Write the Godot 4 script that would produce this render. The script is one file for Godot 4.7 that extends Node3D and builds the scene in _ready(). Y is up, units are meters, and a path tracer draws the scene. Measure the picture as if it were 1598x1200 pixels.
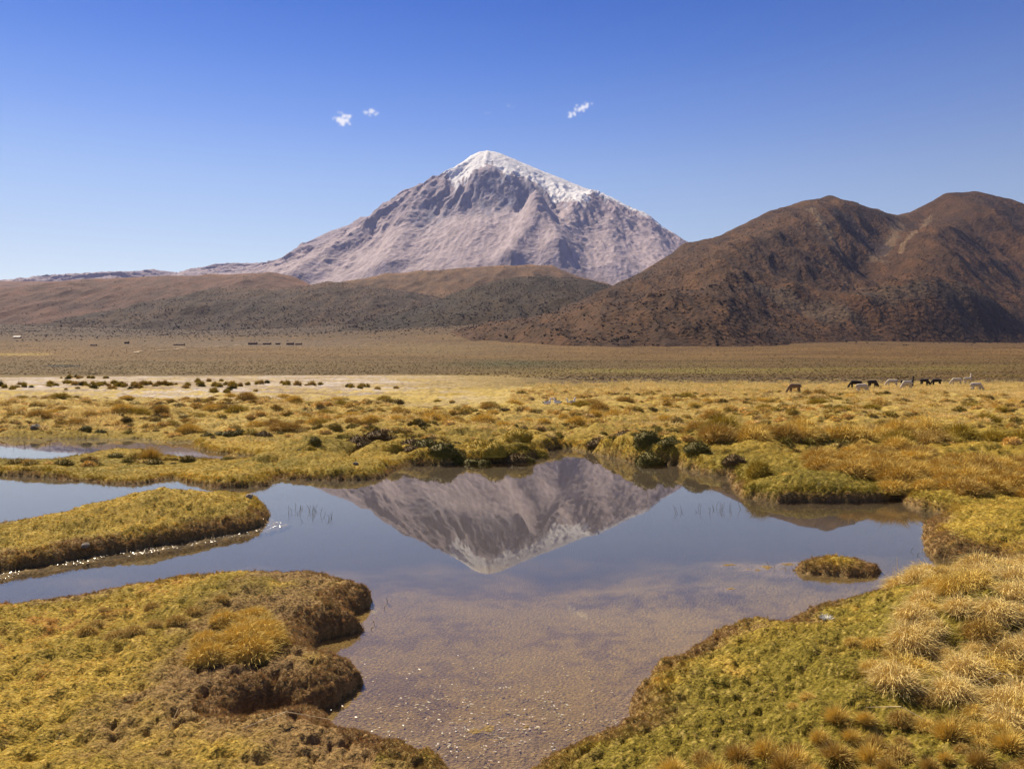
extends Node3D
# A high plateau: pond among cushion bog, golden tussock grass, brown hills and a snowy mountain far behind.

const EYE := 2.8
const SUN_AZ := -32.0      # degrees, left of straight ahead
const SUN_EL := 45.0
const CELL := 0.07
const GX0 := -23.0
const GD0 := 2.0
const GW := 630
const GH := 470

var water_main: Array[Vector2] = [Vector2(-0.16, 5.20), Vector2(-0.57, 5.62), Vector2(-1.08, 5.99), Vector2(-1.6, 6.41), Vector2(-1.91, 6.34), Vector2(-2.12, 6.27), Vector2(-2.12, 6.47), Vector2(-1.95, 6.56), Vector2(-1.7, 6.5), Vector2(-1.45, 6.74), Vector2(-1.31, 7.15), Vector2(-1.54, 7.55), Vector2(-1.8, 7.63), Vector2(-1.91, 7.78), Vector2(-1.91, 8.25), Vector2(-1.6, 8.59), Vector2(-1.83, 8.99), Vector2(-1.63, 9.62), Vector2(-2.1, 10.1), Vector2(-2.55, 10.3), Vector2(-3.91, 10.2), Vector2(-4.44, 9.78), Vector2(-4.96, 9.25), Vector2(-5.58, 8.92), Vector2(-6.82, 8.31), Vector2(-10.25, 10.75), Vector2(-19.97, 21.01), Vector2(-16.17, 20.77), Vector2(-12.86, 20.65), Vector2(-11.84, 20.3), Vector2(-10.51, 19.63), Vector2(-9.24, 19.1), Vector2(-8.73, 19), Vector2(-8.28, 20.07), Vector2(-7.37, 19.1), Vector2(-6.66, 18.51), Vector2(-5.57, 18.8), Vector2(-5.77, 19.85), Vector2(-5.71, 20.3), Vector2(-5.42, 19.85), Vector2(-4.27, 19.63), Vector2(-3.22, 19.96), Vector2(-3.1, 21.01), Vector2(-3.08, 22.32), Vector2(-2.73, 22.6), Vector2(-1.88, 22.6), Vector2(-1.36, 23.19), Vector2(-0.34, 23.19), Vector2(0.62, 24.12), Vector2(0.94, 26.24), Vector2(1.51, 27.24), Vector2(1.98, 27.03), Vector2(3.01, 24.45), Vector2(3.58, 23.19), Vector2(4.53, 22.6), Vector2(4.66, 21.26), Vector2(5.37, 20.18), Vector2(5.05, 19), Vector2(4.84, 17.18), Vector2(5.43, 16.54), Vector2(6.72, 16.54), Vector2(7.94, 16.85), Vector2(7.81, 16.24), Vector2(7.81, 15.6), Vector2(8.07, 15.2), Vector2(7.67, 14.64), Vector2(7.02, 13.96), Vector2(6.22, 12.36), Vector2(6.11, 11.83), Vector2(6.35, 11.6), Vector2(6.97, 11.71), Vector2(6.22, 10.69), Vector2(5.47, 10.4), Vector2(4.84, 9.98), Vector2(3.79, 9.25), Vector2(3.22, 8.87), Vector2(2.7, 8.45), Vector2(2.6, 8.5), Vector2(2.23, 8.41), Vector2(1.87, 7.92), Vector2(1.31, 7.36), Vector2(1.23, 7.08), Vector2(0.91, 6.59), Vector2(0.91, 6.22), Vector2(0.68, 6.02), Vector2(0.27, 5.71), Vector2(0.02, 5.20)]
var water_back: Array[Vector2] = [Vector2(-22.5, 31.3), Vector2(-18.65, 30.9), Vector2(-15.63, 30.5), Vector2(-13.75, 30.6), Vector2(-12.24, 29), Vector2(-11.62, 29.97), Vector2(-10.42, 27.03), Vector2(-9.22, 25.68), Vector2(-7.29, 24.62), Vector2(-7.15, 23.96), Vector2(-8.57, 23.49), Vector2(-9.7, 24.25), Vector2(-10.43, 24.7), Vector2(-11.6, 25.5), Vector2(-12.3, 24.6), Vector2(-13.4, 23.53), Vector2(-14.65, 23.4), Vector2(-18.06, 23.2), Vector2(-22.5, 23.18)]
var isle_long: Array[Vector2] = [Vector2(-7.9, 9.6), Vector2(-6.86, 10.99), Vector2(-6.33, 11.6), Vector2(-5.72, 12.27), Vector2(-5.04, 13.04), Vector2(-4.45, 13.69), Vector2(-4.3, 14.23), Vector2(-4.5, 15.3), Vector2(-4.95, 16.1), Vector2(-5.67, 16.5), Vector2(-6.42, 16.65), Vector2(-7.42, 16.0), Vector2(-7.75, 14.3), Vector2(-8.3, 13.09), Vector2(-9.4, 11.28)]
var isle_dome: Array[Vector2] = [Vector2(3.84, 11.06), Vector2(4.05, 10.86), Vector2(4.4, 10.78), Vector2(4.75, 10.85), Vector2(4.93, 11.02), Vector2(4.85, 11.3), Vector2(4.5, 11.5), Vector2(4.15, 11.45)]

var field := PackedFloat32Array()
var rng := RandomNumberGenerator.new()
var n_big: FastNoiseLite
var n_mid: FastNoiseLite
var n_small: FastNoiseLite
var n_fine: FastNoiseLite
var n_warp: FastNoiseLite
var n_dome: FastNoiseLite
var n_domes: FastNoiseLite
var n_crust: FastNoiseLite
var n_ridge: FastNoiseLite
var n_rock: FastNoiseLite
var t0 := 0

func _ready() -> void:
	t0 = Time.get_ticks_msec()
	# ---- camera, sky, sun, exposure
	var cam := Camera3D.new()
	cam.name = "camera"
	cam.fov = 50.0
	cam.near = 0.05
	cam.far = 60000.0
	add_child(cam)
	cam.position = Vector3(0, EYE, 0)
	cam.rotation = Vector3(-atan(33.0 / 1286.7), 0, 0)
	var env := Environment.new()
	env.background_mode = Environment.BG_SKY
	env.sky = Sky.new()
	env.sky.sky_material = make_sky()
	env.tonemap_mode = Environment.TONE_MAPPER_LINEAR
	env.tonemap_exposure = 2.0
	env.fog_enabled = true
	env.fog_density = 0.000032
	env.fog_light_color = Color(0.50, 0.58, 1.0).linear_to_srgb()
	env.sdfgi_enabled = true
	env.ssao_enabled = true
	env.ssil_enabled = true
	var we := WorldEnvironment.new()
	we.name = "world_environment"
	we.environment = env
	add_child(we)
	var sun := DirectionalLight3D.new()
	sun.name = "sun"
	sun.light_energy = 1.6
	sun.light_color = Color(1.0, 0.935, 0.82)
	sun.light_angular_distance = 0.5
	sun.shadow_enabled = true
	add_child(sun)
	sun.look_at_from_position(sun_dir() * 10.0, Vector3.ZERO)
	# ---- structure
	make_noises()
	build_field()
	print("field ", Time.get_ticks_msec() - t0)
	build_ground()
	print("ground ", Time.get_ticks_msec() - t0)
	build_water()
	build_hills()
	print("hills ", Time.get_ticks_msec() - t0)
	build_far_things()
	print("far ", Time.get_ticks_msec() - t0)
	# ---- plants
	build_cover()
	print("cover ", Time.get_ticks_msec() - t0)
	build_tussocks()
	build_small_things()
	print("done ", Time.get_ticks_msec() - t0)

func sun_dir() -> Vector3:
	var a := deg_to_rad(SUN_AZ)
	var e := deg_to_rad(SUN_EL)
	return Vector3(sin(a) * cos(e), sin(e), -cos(a) * cos(e))

# ------------------------------------------------------------------ helpers
func fnl(kind: int, freq: float, sd: int, oct := 3, ridged := false) -> FastNoiseLite:
	var n := FastNoiseLite.new()
	n.noise_type = kind
	n.frequency = freq
	n.seed = sd
	if oct > 1:
		n.fractal_type = FastNoiseLite.FRACTAL_RIDGED if ridged else FastNoiseLite.FRACTAL_FBM
		n.fractal_octaves = oct
	else:
		n.fractal_type = FastNoiseLite.FRACTAL_NONE
	return n

func make_noises() -> void:
	var S := FastNoiseLite.TYPE_SIMPLEX_SMOOTH
	n_big = fnl(S, 0.13, 11, 3)
	n_mid = fnl(S, 0.75, 12, 3)
	n_small = fnl(S, 3.2, 13, 3)
	n_fine = fnl(S, 17.0, 14, 2)
	n_warp = fnl(S, 1.1, 15, 3)
	n_ridge = fnl(S, 1.0, 16, 5, true)
	n_rock = fnl(S, 1.0, 17, 5)
	for k in 3:
		var c := fnl(FastNoiseLite.TYPE_CELLULAR, [0.55, 1.3, 11.0][k], 21 + k, 1)
		c.cellular_distance_function = FastNoiseLite.DISTANCE_EUCLIDEAN
		c.cellular_return_type = FastNoiseLite.RETURN_DISTANCE
		c.cellular_jitter = 1.0
		c.domain_warp_enabled = true
		c.domain_warp_amplitude = [0.8, 0.35, 0.04][k]
		c.domain_warp_frequency = [0.5, 1.2, 9.0][k]
		c.domain_warp_fractal_octaves = 2
		if k == 0: n_dome = c
		elif k == 1: n_domes = c
		else: n_crust = c

func lin(r: float, g: float, b: float) -> Color:
	return Color(r, g, b)

func mat(rough := 0.9, colour := Color.WHITE, vertex := true) -> StandardMaterial3D:
	var m := StandardMaterial3D.new()
	m.albedo_color = colour
	m.roughness = rough
	m.metallic_specular = 0.25
	m.vertex_color_use_as_albedo = vertex
	return m

func tag(o: Node, label: String, category := "", group := "", kind := "") -> void:
	if label: o.set_meta("label", label)
	if category: o.set_meta("category", category)
	if group: o.set_meta("group", group)
	if kind: o.set_meta("kind", kind)

func put(called: String, mesh: Mesh, m: Material, parent: Node = self) -> MeshInstance3D:
	var o := MeshInstance3D.new()
	o.name = called
	o.mesh = mesh
	if m: o.material_override = m
	parent.add_child(o, true)
	return o

var used := {}
func numbered(called: String) -> String:
	if not used.has(called):
		used[called] = 0
		return called
	used[called] += 1
	return "%s_%03d" % [called, used[called]]

func dome(v: float, r: float) -> float:      # cellular value -> rounded mound with a crease at its rim
	var d := (v + 1.0) / r
	return sqrt(maxf(0.0, 1.0 - d * d))

func ss(a: float, b: float, x: float) -> float:
	return smoothstep(a, b, x)

func mixc(a: Color, b: Color, t: float) -> Color:
	return a.lerp(b, clampf(t, 0.0, 1.0))

# ------------------------------------------------------------------ sky
const SKY_Y: Array[float] = [0.0, 0.07, 0.122, 0.174, 0.27, 0.34, 0.40, 0.60, 1.0]
const SKY: Array[Color] = [Color(0.84, 0.95, 0.99), Color(0.74, 0.89, 0.98), Color(0.55, 0.74, 0.96), Color(0.395, 0.605, 0.94), Color(0.165, 0.345, 0.84), Color(0.062, 0.215, 0.73), Color(0.018, 0.140, 0.62), Color(0.026, 0.092, 0.43), Color(0.014, 0.055, 0.27)]
func make_sky() -> PanoramaSkyMaterial:
	var w := 272          # 8 columns more than the full turn on either side, cut off again after enlarging
	var h := 128
	var im := Image.create(w, h, false, Image.FORMAT_RGBF)
	var sd := sun_dir()
	for j in h:
		var el := (0.5 - (j + 0.5) / h) * PI
		for i in w:
			var az := (i - 8 + 0.5) / 256.0 * TAU
			var v := Vector3(sin(az) * cos(el), sin(el), -cos(az) * cos(el))
			var y := maxf(v.y, 0.0)
			var c := SKY[0]
			for k in range(1, SKY.size()):
				if y >= SKY_Y[k - 1]: c = SKY[k - 1].lerp(SKY[k], clampf((y - SKY_Y[k - 1]) / (SKY_Y[k] - SKY_Y[k - 1]), 0, 1))
			var g := pow(maxf(v.dot(sd), 0.0), 2.0)
			var g0 := pow(maxf(cos(el) * cos(deg_to_rad(SUN_EL)) * cos(deg_to_rad(SUN_AZ)) + sin(el) * sin(deg_to_rad(SUN_EL)), 0.0), 2.0)
			c = c * ((0.45 + 0.65 * g) / (0.45 + 0.65 * g0) / 2.0) + Color(0.06, 0.06, 0.05) * pow(maxf(g - 0.6, 0.0), 1.5)
			c += Color(0.12, 0.085, 0.03) * exp(-y * 9.0) * pow(maxf(cos(az - deg_to_rad(SUN_AZ)), 0.0), 3.0)
			if v.y < 0.0: c = c.lerp(Color(0.20, 0.17, 0.12), ss(0.0, -0.1, v.y))
			im.set_pixel(i, j, c)
	im.resize(4352, 2048, Image.INTERPOLATE_CUBIC)
	im = im.get_region(Rect2i(128, 0, 4096, 2048))
	var n := fnl(FastNoiseLite.TYPE_SIMPLEX_SMOOTH, 0.9, 5, 4)
	# three fair-weather clouds: azimuth, elevation, half width, half height (degrees), tilt, weight
	for cl in [[-11.45, 16.05, 0.72, 0.46, -0.15, 1.0, 0.0], [-9.65, 16.55, 0.62, 0.24, -0.1, 0.8, 9.0], [4.60, 16.95, 0.95, 0.30, 0.42, 1.0, 20.0], [-0.15, 17.2, 0.3, 0.12, -0.2, 0.16, 31.0], [-1.7, 16.7, 0.25, 0.1, 0.1, 0.12, 44.0]]:
		var cx: int = int(fposmod(cl[0] / 360.0, 1.0) * 4096)
		var cy: int = int((0.5 - cl[1] / 180.0) * 2048)
		for dy in range(-14, 15):
			for dx in range(-24, 25):
				var ax := dx * 360.0 / 4096
				var ay := -dy * 180.0 / 2048
				var rx: float = (ax * cos(cl[4]) + ay * sin(cl[4])) / (cl[2] * 0.88)
				var ry: float = (-ax * sin(cl[4]) + ay * cos(cl[4])) / (cl[3] * 0.85)
				var f := n.get_noise_2d(ax * 3.0 + cl[6], ay * 3.6 + cl[6])
				var dens: float = ss(0.12, 0.85, 0.95 - (rx * rx + ry * ry) + f * 1.9) * cl[5]
				if dens > 0.002:
					var px := posmod(cx + dx, 4096)
					var p := im.get_pixel(px, cy + dy)
					im.set_pixel(px, cy + dy, p.lerp(Color(0.54, 0.53, 0.55), clampf(dens, 0, 1) * 0.92))
	var m := PanoramaSkyMaterial.new()
	m.panorama = ImageTexture.create_from_image(im)
	return m

# ------------------------------------------------------------------ the shoreline as a distance field
func fill_polygon(mask: PackedByteArray, poly: Array[Vector2], v: int) -> PackedByteArray:
	for j in GH:
		var d := GD0 + (j + 0.5) * CELL
		var cuts: Array[float] = []
		for k in poly.size():
			var a := poly[k]
			var b := poly[(k + 1) % poly.size()]
			if (a.y <= d) != (b.y <= d):
				cuts.append(a.x + (b.x - a.x) * (d - a.y) / (b.y - a.y))
		cuts.sort()
		for k in range(0, cuts.size() - 1, 2):
			for i in range(maxi(0, int(ceil((cuts[k] - GX0) / CELL - 0.5))), mini(GW, int(ceil((cuts[k + 1] - GX0) / CELL - 0.5)))):
				mask[j * GW + i] = v
	return mask

func chamfer(mask: PackedByteArray, v: int) -> PackedFloat32Array:
	var f := PackedFloat32Array()
	f.resize(GW * GH)
	var A := CELL
	var B := CELL * 1.4142
	for k in GW * GH: f[k] = 0.0 if mask[k] == v else 99.0
	for j in range(1, GH):
		for i in range(1, GW - 1):
			var k := j * GW + i
			if f[k] > 0.0:
				f[k] = minf(minf(f[k], f[k - 1] + A), minf(minf(f[k - GW] + A, f[k - GW - 1] + B), f[k - GW + 1] + B))
	for j in range(GH - 2, -1, -1):
		for i in range(GW - 2, 0, -1):
			var k := j * GW + i
			if f[k] > 0.0:
				f[k] = minf(minf(f[k], f[k + 1] + A), minf(minf(f[k + GW] + A, f[k + GW + 1] + B), f[k + GW - 1] + B))
	return f

func build_field() -> void:
	var mask := PackedByteArray()
	mask.resize(GW * GH)
	mask = fill_polygon(mask, water_main, 1)
	mask = fill_polygon(mask, water_back, 1)
	mask = fill_polygon(mask, isle_long, 0)
	mask = fill_polygon(mask, isle_dome, 0)
	var a := chamfer(mask, 1)
	var b := chamfer(mask, 0)
	field.resize(GW * GH)
	for k in GW * GH: field[k] = minf(a[k], 6.0) - minf(b[k], 6.0)

func shore(x: float, d: float) -> float:      # metres inland (+) or out on the water (-)
	var s := 6.0
	var w := (0.10 + 0.10 * ss(14.0, 20.0, d)) * n_warp.get_noise_2d(x, d) + 0.05 * n_small.get_noise_2d(x, d)
	var fx := (x - GX0) / CELL - 0.5
	var fd := (d - GD0) / CELL - 0.5
	if fx > 1 and fd > 1 and fx < GW - 3 and fd < GH - 3:
		var i := int(fx)
		var j := int(fd)
		var u := fx - i
		var v := fd - j
		var k := j * GW + i
		s = lerpf(lerpf(field[k], field[k + 1], u), lerpf(field[k + GW], field[k + GW + 1], u), v)
	elif d > 48.0 and d < 60.0:
		# the stream that winds through the grass further off
		var c := 53.6 + 0.9 * sin(x * 0.33) + 0.02 * (x + 1.0) * (x + 1.0)
		s = maxf(absf(d - c) - 2.5 + 1.2 * ss(2.0, 7.0, x) , absf(x - 0.2) - 6.6)
	return s + w * (1.0 if d < 34.0 else 4.0)

const MOUNDS := [[-3.0, 8.6, 0.9, 0.10], [4.9, 8.2, 1.3, 0.26], [4.2, 7.4, 0.7, 0.16], [5.6, 9.6, 1.2, 0.12], [-6.2, 14.0, 1.3, 0.22], [-5.1, 14.8, 0.8, 0.12], [6.1, 17.4, 1.0, 0.16], [-3.9, 20.6, 0.8, 0.10], [-6.3, 19.4, 0.6, 0.12], [4.4, 11.14, 0.35, 0.02], [-1.75, 8.1, 0.5, 0.08], [8.2, 13.2, 1.6, 0.15], [2.4, 7.6, 0.6, 0.06]]

func plain_rise(x: float, d: float) -> float:
	var h := 0.0
	if d > 200.0:
		if d < 500.0: h = 5.0 * pow((d - 200.0) / 300.0, 1.3)
		elif d < 1100.0: h = lerpf(5.0, 27.0, (d - 500.0) / 600.0)
		elif d < 1700.0: h = lerpf(27.0, 66.0, (d - 1100.0) / 600.0)
		elif d < 2400.0: h = lerpf(66.0, 115.0, (d - 1700.0) / 700.0)
		elif d < 6000.0: h = lerpf(115.0, 420.0, (d - 2400.0) / 3600.0)
		else: h = 420.0 + minf((d - 6000.0) * 0.06, 380.0)
		var u := x / d
		h *= 1.0 + ss(500.0, 1500.0, d) * (0.30 * exp(-pow((u + 0.02) / 0.16, 2.0)) - 0.16 * ss(0.2, 0.6, u))
	return h

func ground_h(x: float, d: float) -> float:
	var r := sqrt(x * x + d * d)
	if d < 1.0 and r > 12.0:
		return 0.35 + 0.2 * n_big.get_noise_2d(x * 0.3, d * 0.3)
	var s := shore(x, d)
	var sm := n_small.get_noise_2d(x, d)
	if s <= 0.0:
		var depth := 0.012 + 0.30 * (1.0 - exp(s / 2.4)) * (1.0 - 0.55 * exp(-pow(d / 9.5, 6.0)))
		# shallows: a mud bar off the dome and the near end of the pond
		var bar := exp(-(pow((x - 3.3) / 1.1, 2.0) + pow((d - 11.3) / 0.55, 2.0))) + 0.9 * exp(-(pow((x - 2.6) / 1.5, 2.0) + pow((d - 10.2) / 0.5, 2.0)))
		bar = maxf(bar, 0.8 * exp(-(pow((x + 0.2) / 0.8, 2.0) + pow((d - 6.2) / 0.7, 2.0))))
		var m := n_mid.get_noise_2d(x * 1.5, d * 2.0)
		if d > 48.0: depth *= 0.4
		# wet shelf below the long island
		if x < -3.6 and d < 16.0 and s > -0.45 and d > 10.0 and x + d < 10.5:
			depth = minf(depth, 0.016 - 0.03 * sm - 0.016 * n_fine.get_noise_2d(x, d))
			return -depth
		return -lerpf(depth, 0.005 - 0.03 * m - 0.025 * sm, clampf(bar, 0.0, 1.0)) + 0.003 * n_fine.get_noise_2d(x, d)
	var bg := n_big.get_noise_2d(x, d)
	var md := n_mid.get_noise_2d(x, d)
	var far := ss(16.0, 24.0, d)
	var out := ss(60.0, 110.0, r)
	var bw := 0.50 + 0.18 * md
	var lip := clampf(1.0 - s / bw, 0.0, 1.0)
	var h := (0.15 + 0.05 * bg + 0.05 * md + far * (-0.03 + 0.16 * n_mid.get_noise_2d(x * 0.5, d * 0.7 + 50.0))) * sqrt(1.0 - lip * lip) + 0.12 * ss(0.3, 1.8, s) * (1.0 - far)
	var ramp := ss(0.0, 0.9, s)
	if d < 30.0:
		var crust := dome(n_crust.get_noise_2d(x, d), 0.8)
		h += 0.035 * crust * ss(0.0, 0.12, s) * (1.0 - ss(0.35, 1.1, s + md * 0.7)) + 0.032 * crust * ss(0.0, 0.3, s)
		for q in MOUNDS:
			var dx: float = x - q[0]
			var dd: float = d - q[1]
			if absf(dx) < q[2] * 2.2 and absf(dd) < q[2] * 2.2:
				h += q[3] * exp(-(dx * dx + dd * dd) / (q[2] * q[2])) * ramp
	var amp := lerpf(0.04, 0.50, far) * (1.0 - 0.5 * ss(34.0, 60.0, d)) * (1.0 - 0.7 * out) * (0.55 + 0.6 * ss(-0.3, 0.4, bg))
	h += amp * ss(0.0, 0.5, s) * (0.65 * dome(n_dome.get_noise_2d(x, d), 0.85) + 0.45 * dome(n_domes.get_noise_2d(x, d), 0.8) - 0.3)
	h += (0.055 * md + 0.040 * sm) * ramp + 0.012 * n_fine.get_noise_2d(x, d) * ss(0.0, 0.2, s)
	if x < -2.0 and d > 17.0 and d < 25.0:
		h *= lerpf(1.0, 0.42, ss(-6.6, -7.6, x) * ss(17.5, 18.5, d) * ss(25.0, 23.5, d))
	if x < -2.4 and x > -7.6 and d > 17.0 and d < 24.0:
		h *= lerpf(1.0, 0.68, ss(-2.4, -3.2, x) * ss(-7.6, -6.6, x) * ss(24.0, 22.5, d))
	if d > 10.4 and d < 11.9 and x > 3.4 and x < 5.3:
		h *= 0.66
	if x < -6.0 and d > 20.5 and d < 36.0:
		h *= lerpf(1.0, 0.55, ss(-6.5, -8.0, x) * ss(20.5, 22.5, d) * ss(36.0, 33.0, d))
	if d > 40.0 and d < 60.0 and absf(x) < 9.0:
		h = lerpf(h, h * ss(0.0, 3.5, s) + 0.015, ss(40.0, 44.0, d) * ss(9.0, 7.0, absf(x)))
	if r > 110.0:
		h *= 1.0 - 0.6 * ss(110.0, 200.0, r)
		h += plain_rise(x, d) + ss(200.0, 600.0, d) * 1.2 * n_big.get_noise_2d(x * 0.06, d * 0.06)
		h += ss(900.0, 2000.0, d) * 9.0 * n_big.get_noise_2d(x * 0.012, d * 0.012)
	return h

func ground_c(x: float, d: float, s: float, h: float) -> Color:
	var bg := n_big.get_noise_2d(x + 40.0, d)
	var md := n_mid.get_noise_2d(x, d + 70.0)
	var sm := n_small.get_noise_2d(x + 9.0, d)
	var fi := n_fine.get_noise_2d(x, d + 5.0)
	var r := sqrt(x * x + d * d)
	var c: Color
	if r < 240.0:
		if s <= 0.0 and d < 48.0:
			c = mixc(Color(0.345, 0.235, 0.055), Color(0.27, 0.172, 0.04), 0.5 + 0.9 * bg)
			c = mixc(c, Color(0.175, 0.110, 0.034), 0.8 * ss(-0.05, 0.4, 0.5 * md + 0.8 * sm + 0.3 * bg + 0.5 * fi))
			c = mixc(c, Color(0.36, 0.26, 0.06), 0.6 * ss(0.35, 0.75, sm - 0.4 * md))
			c = mixc(c, Color(0.052, 0.042, 0.028), 0.92 * ss(8.8, 12.8, d + 1.2 * md + 0.6 * (x + 1.0) * float(x < 0.0) * -0.5))  # bed colour darkened with distance, so the far water reads as dark reflection
			c = mixc(c, Color(0.30, 0.205, 0.085), 0.9 * ss(-0.030, -0.002, h))
			return c * (1.0 + 0.25 * fi)
		var green := Color(0.245, 0.192, 0.026)
		var olive := Color(0.350, 0.248, 0.034)
		var ochre := Color(0.51, 0.352, 0.058)
		var rust := Color(0.40, 0.19, 0.036)
		var straw := Color(0.64, 0.485, 0.16)
		var crust := Color(0.31, 0.195, 0.082)
		c = mixc(olive, green, ss(-0.25, 0.35, bg + 0.5 * md + (0.10 if x > 1.0 and d < 14.0 else -0.08) + 0.35 * (ss(7.2, 6.2, d))))
		c = mixc(c, ochre, 0.85 * ss(-0.1, 0.6, 0.9 * md - 0.5 * bg + 0.25 * sm + (0.14 if x < -1.0 else -0.1)))
		c = mixc(c, rust, 0.4 * ss(0.4, 0.85, 0.7 * sm + 0.6 * md))
		c = mixc(c, straw, 0.55 * ss(0.25, 0.8, fi + 0.3 * sm))
		if d < 30.0:
			var wide := lerpf(0.55, 0.2, ss(12.0, 17.0, d))
			c = mixc(c, crust, (1.0 - ss(0.2 * wide, wide, s + (0.6 * md + 0.25 * sm) * wide)) * 0.92)
			if d < 10.5 and x < -0.9 and x > -3.2: c = mixc(c, crust, 0.85 * ss(1.5, 0.5, s + 0.8 * md + 0.3 * sm))
			if d < 11.0 and x < -3.0: c = mixc(c, rust, 0.75 * ss(0.1, 0.6, sm + 0.5 * md) * ss(-3.0, -4.4, x))
			if d < 9.0 and x < -0.5: c = mixc(c, crust * 0.85, 0.9 * ss(0.35, 0.75, exp(-(pow((x + 2.15) / 0.75, 2.0) + pow((d - 6.75) / 0.42, 2.0))) + 0.3 * sm))
		# drier and more golden further off
		c = mixc(c, mixc(ochre, olive, 0.5 + bg), 0.7 * ss(19.0, 30.0, d))
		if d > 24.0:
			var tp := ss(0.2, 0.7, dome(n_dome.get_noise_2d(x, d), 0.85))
			c = mixc(c, mixc(Color(0.15, 0.105, 0.03), mixc(straw, ochre, 0.4 + 0.6 * bg + 0.4 * md), tp), 0.9 * ss(24.0, 40.0, d))  # straw on the tops; darker gaps stand in for shade between hummocks
		# bare pale salt flat on one side, brown rough ground on the other
		var u := x / maxf(d, 1.0)
		var flat := ss(52.0, 60.0, d + 6.0 * bg + 10.0 * (u + 0.45)) * (1.0 - ss(-0.22, 0.02, u + 0.1 * bg + 0.04 * md))
		var salt := mixc(Color(0.50, 0.41, 0.32), Color(0.32, 0.22, 0.105), 0.5 + 0.9 * bg + 0.7 * md)
		salt = mixc(salt, Color(0.62, 0.55, 0.50), ss(0.0, 0.5, n_big.get_noise_2d(x * 0.35, d * 0.6 + 90.0)))
		c = mixc(c, salt, flat * ss(-0.45, 0.15, 0.9 * n_big.get_noise_2d(x * 0.7 + 200.0, d * 1.1) + 0.7 * md + 0.24 - 0.5 * ss(100.0, 60.0, d)))
		c = mixc(c, mixc(Color(0.30, 0.21, 0.085), Color(0.16, 0.11, 0.04), 0.5 + bg), 0.8 * ss(76.0, 96.0, d + 10.0 * bg) * ss(-0.2, 0.05, u) * (1.0 - ss(0.1, 0.3, u)))
		c = mixc(c, Color(0.13, 0.085, 0.038), ss(100.0, 116.0, d + 6.0 * md + 9.0 * n_big.get_noise_2d(x * 0.5, d * 0.3) - 60.0 * minf(u - 0.1, 0.0)) * ss(-0.02, 0.1, u))
		c = c * (1.0 + 0.45 * fi)
	if r > 150.0:
		var q := n_big.get_noise_2d(x * 0.05, d * 0.09)
		var q2 := n_mid.get_noise_2d(x * 0.05, d * 0.12)
		var p := mixc(Color(0.155, 0.086, 0.022), Color(0.235, 0.135, 0.036), 0.5 + q)
		var u := x / maxf(d, 1.0)
		p = mixc(p, Color(0.135, 0.095, 0.024), (1.0 - ss(380.0, 640.0, d)) * (0.5 + 0.5 * q2))
		p = mixc(p, Color(0.075, 0.075, 0.014), 0.8 * exp(-pow((u - 0.0) / 0.075, 2.0)) * exp(-pow((d - 380.0) / 90.0, 2.0)))
		p = mixc(p, Color(0.25, 0.20, 0.035), 0.8 * ss(0.0, 0.45, q + 0.6 * q2) * (1.0 - ss(240.0, 420.0, d)) * (0.3 + 0.7 * ss(-0.12, 0.1, u)))
		p = mixc(p, Color(0.035, 0.028, 0.014), 0.95 * ss(0.3, 0.7, exp(-pow((u + 0.545) / 0.028, 2.0)) * exp(-pow((d - 330.0) / 22.0, 2.0)) + 0.25 * q2))
		p = mixc(p, Color(0.42, 0.29, 0.06), 0.8 * ss(0.35, 0.6, exp(-pow((u + 0.60) / 0.05, 2.0)) * exp(-pow((d - 640.0) / 50.0, 2.0))))
		p = mixc(p, Color(0.20, 0.14, 0.085), 0.7 * ss(860.0, 1000.0, d) * (1.0 - ss(1200.0, 1350.0, d)) * exp(-pow((u + 0.30) / 0.16, 2.0)))
		p = mixc(p, Color(0.24, 0.175, 0.07), 0.5 * ss(500.0, 700.0, d) * (1.0 - ss(900.0, 1100.0, d)) * exp(-pow((u + 0.1) / 0.1, 2.0)))
		p = mixc(p, Color(0.095, 0.056, 0.025), ss(900.0, 1800.0, d))
		p = p * (1.0 + 0.5 * n_small.get_noise_2d(x * 0.15, d * 0.15))
		var t := ss(182.0, 196.0, r + 7.0 * md + 12.0 * bg) if u < 0.0 else ss(150.0, 200.0, r)
		c = p if r >= 240.0 else mixc(c, p, t)
	return c

# ------------------------------------------------------------------ ground sheet
func grid_mesh(nu: int, nv: int, pos: PackedVector3Array, col: PackedColorArray, skip := PackedByteArray()) -> ArrayMesh:
	var nor := PackedVector3Array()
	nor.resize(nu * nv)
	for j in nv:
		for i in nu:
			var k := j * nu + i
			var a := pos[k + 1 if i < nu - 1 else k] - pos[k - 1 if i > 0 else k]
			var b := pos[k + nu if j < nv - 1 else k] - pos[k - nu if j > 0 else k]
			nor[k] = a.cross(b).normalized()
	var idx := PackedInt32Array()
	idx.resize((nu - 1) * (nv - 1) * 6)
	var n := 0
	for j in nv - 1:
		for i in nu - 1:
			var k := j * nu + i
			if skip.size() and skip[k]: continue
			idx[n] = k
			idx[n + 1] = k + nu
			idx[n + 2] = k + nu + 1
			idx[n + 3] = k
			idx[n + 4] = k + nu + 1
			idx[n + 5] = k + 1
			n += 6
	idx.resize(n)
	var arr := []
	arr.resize(Mesh.ARRAY_MAX)
	arr[Mesh.ARRAY_VERTEX] = pos
	arr[Mesh.ARRAY_NORMAL] = nor
	arr[Mesh.ARRAY_COLOR] = col
	arr[Mesh.ARRAY_INDEX] = idx
	var m := ArrayMesh.new()
	m.add_surface_from_arrays(Mesh.PRIMITIVE_TRIANGLES, arr)
	return m

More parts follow.
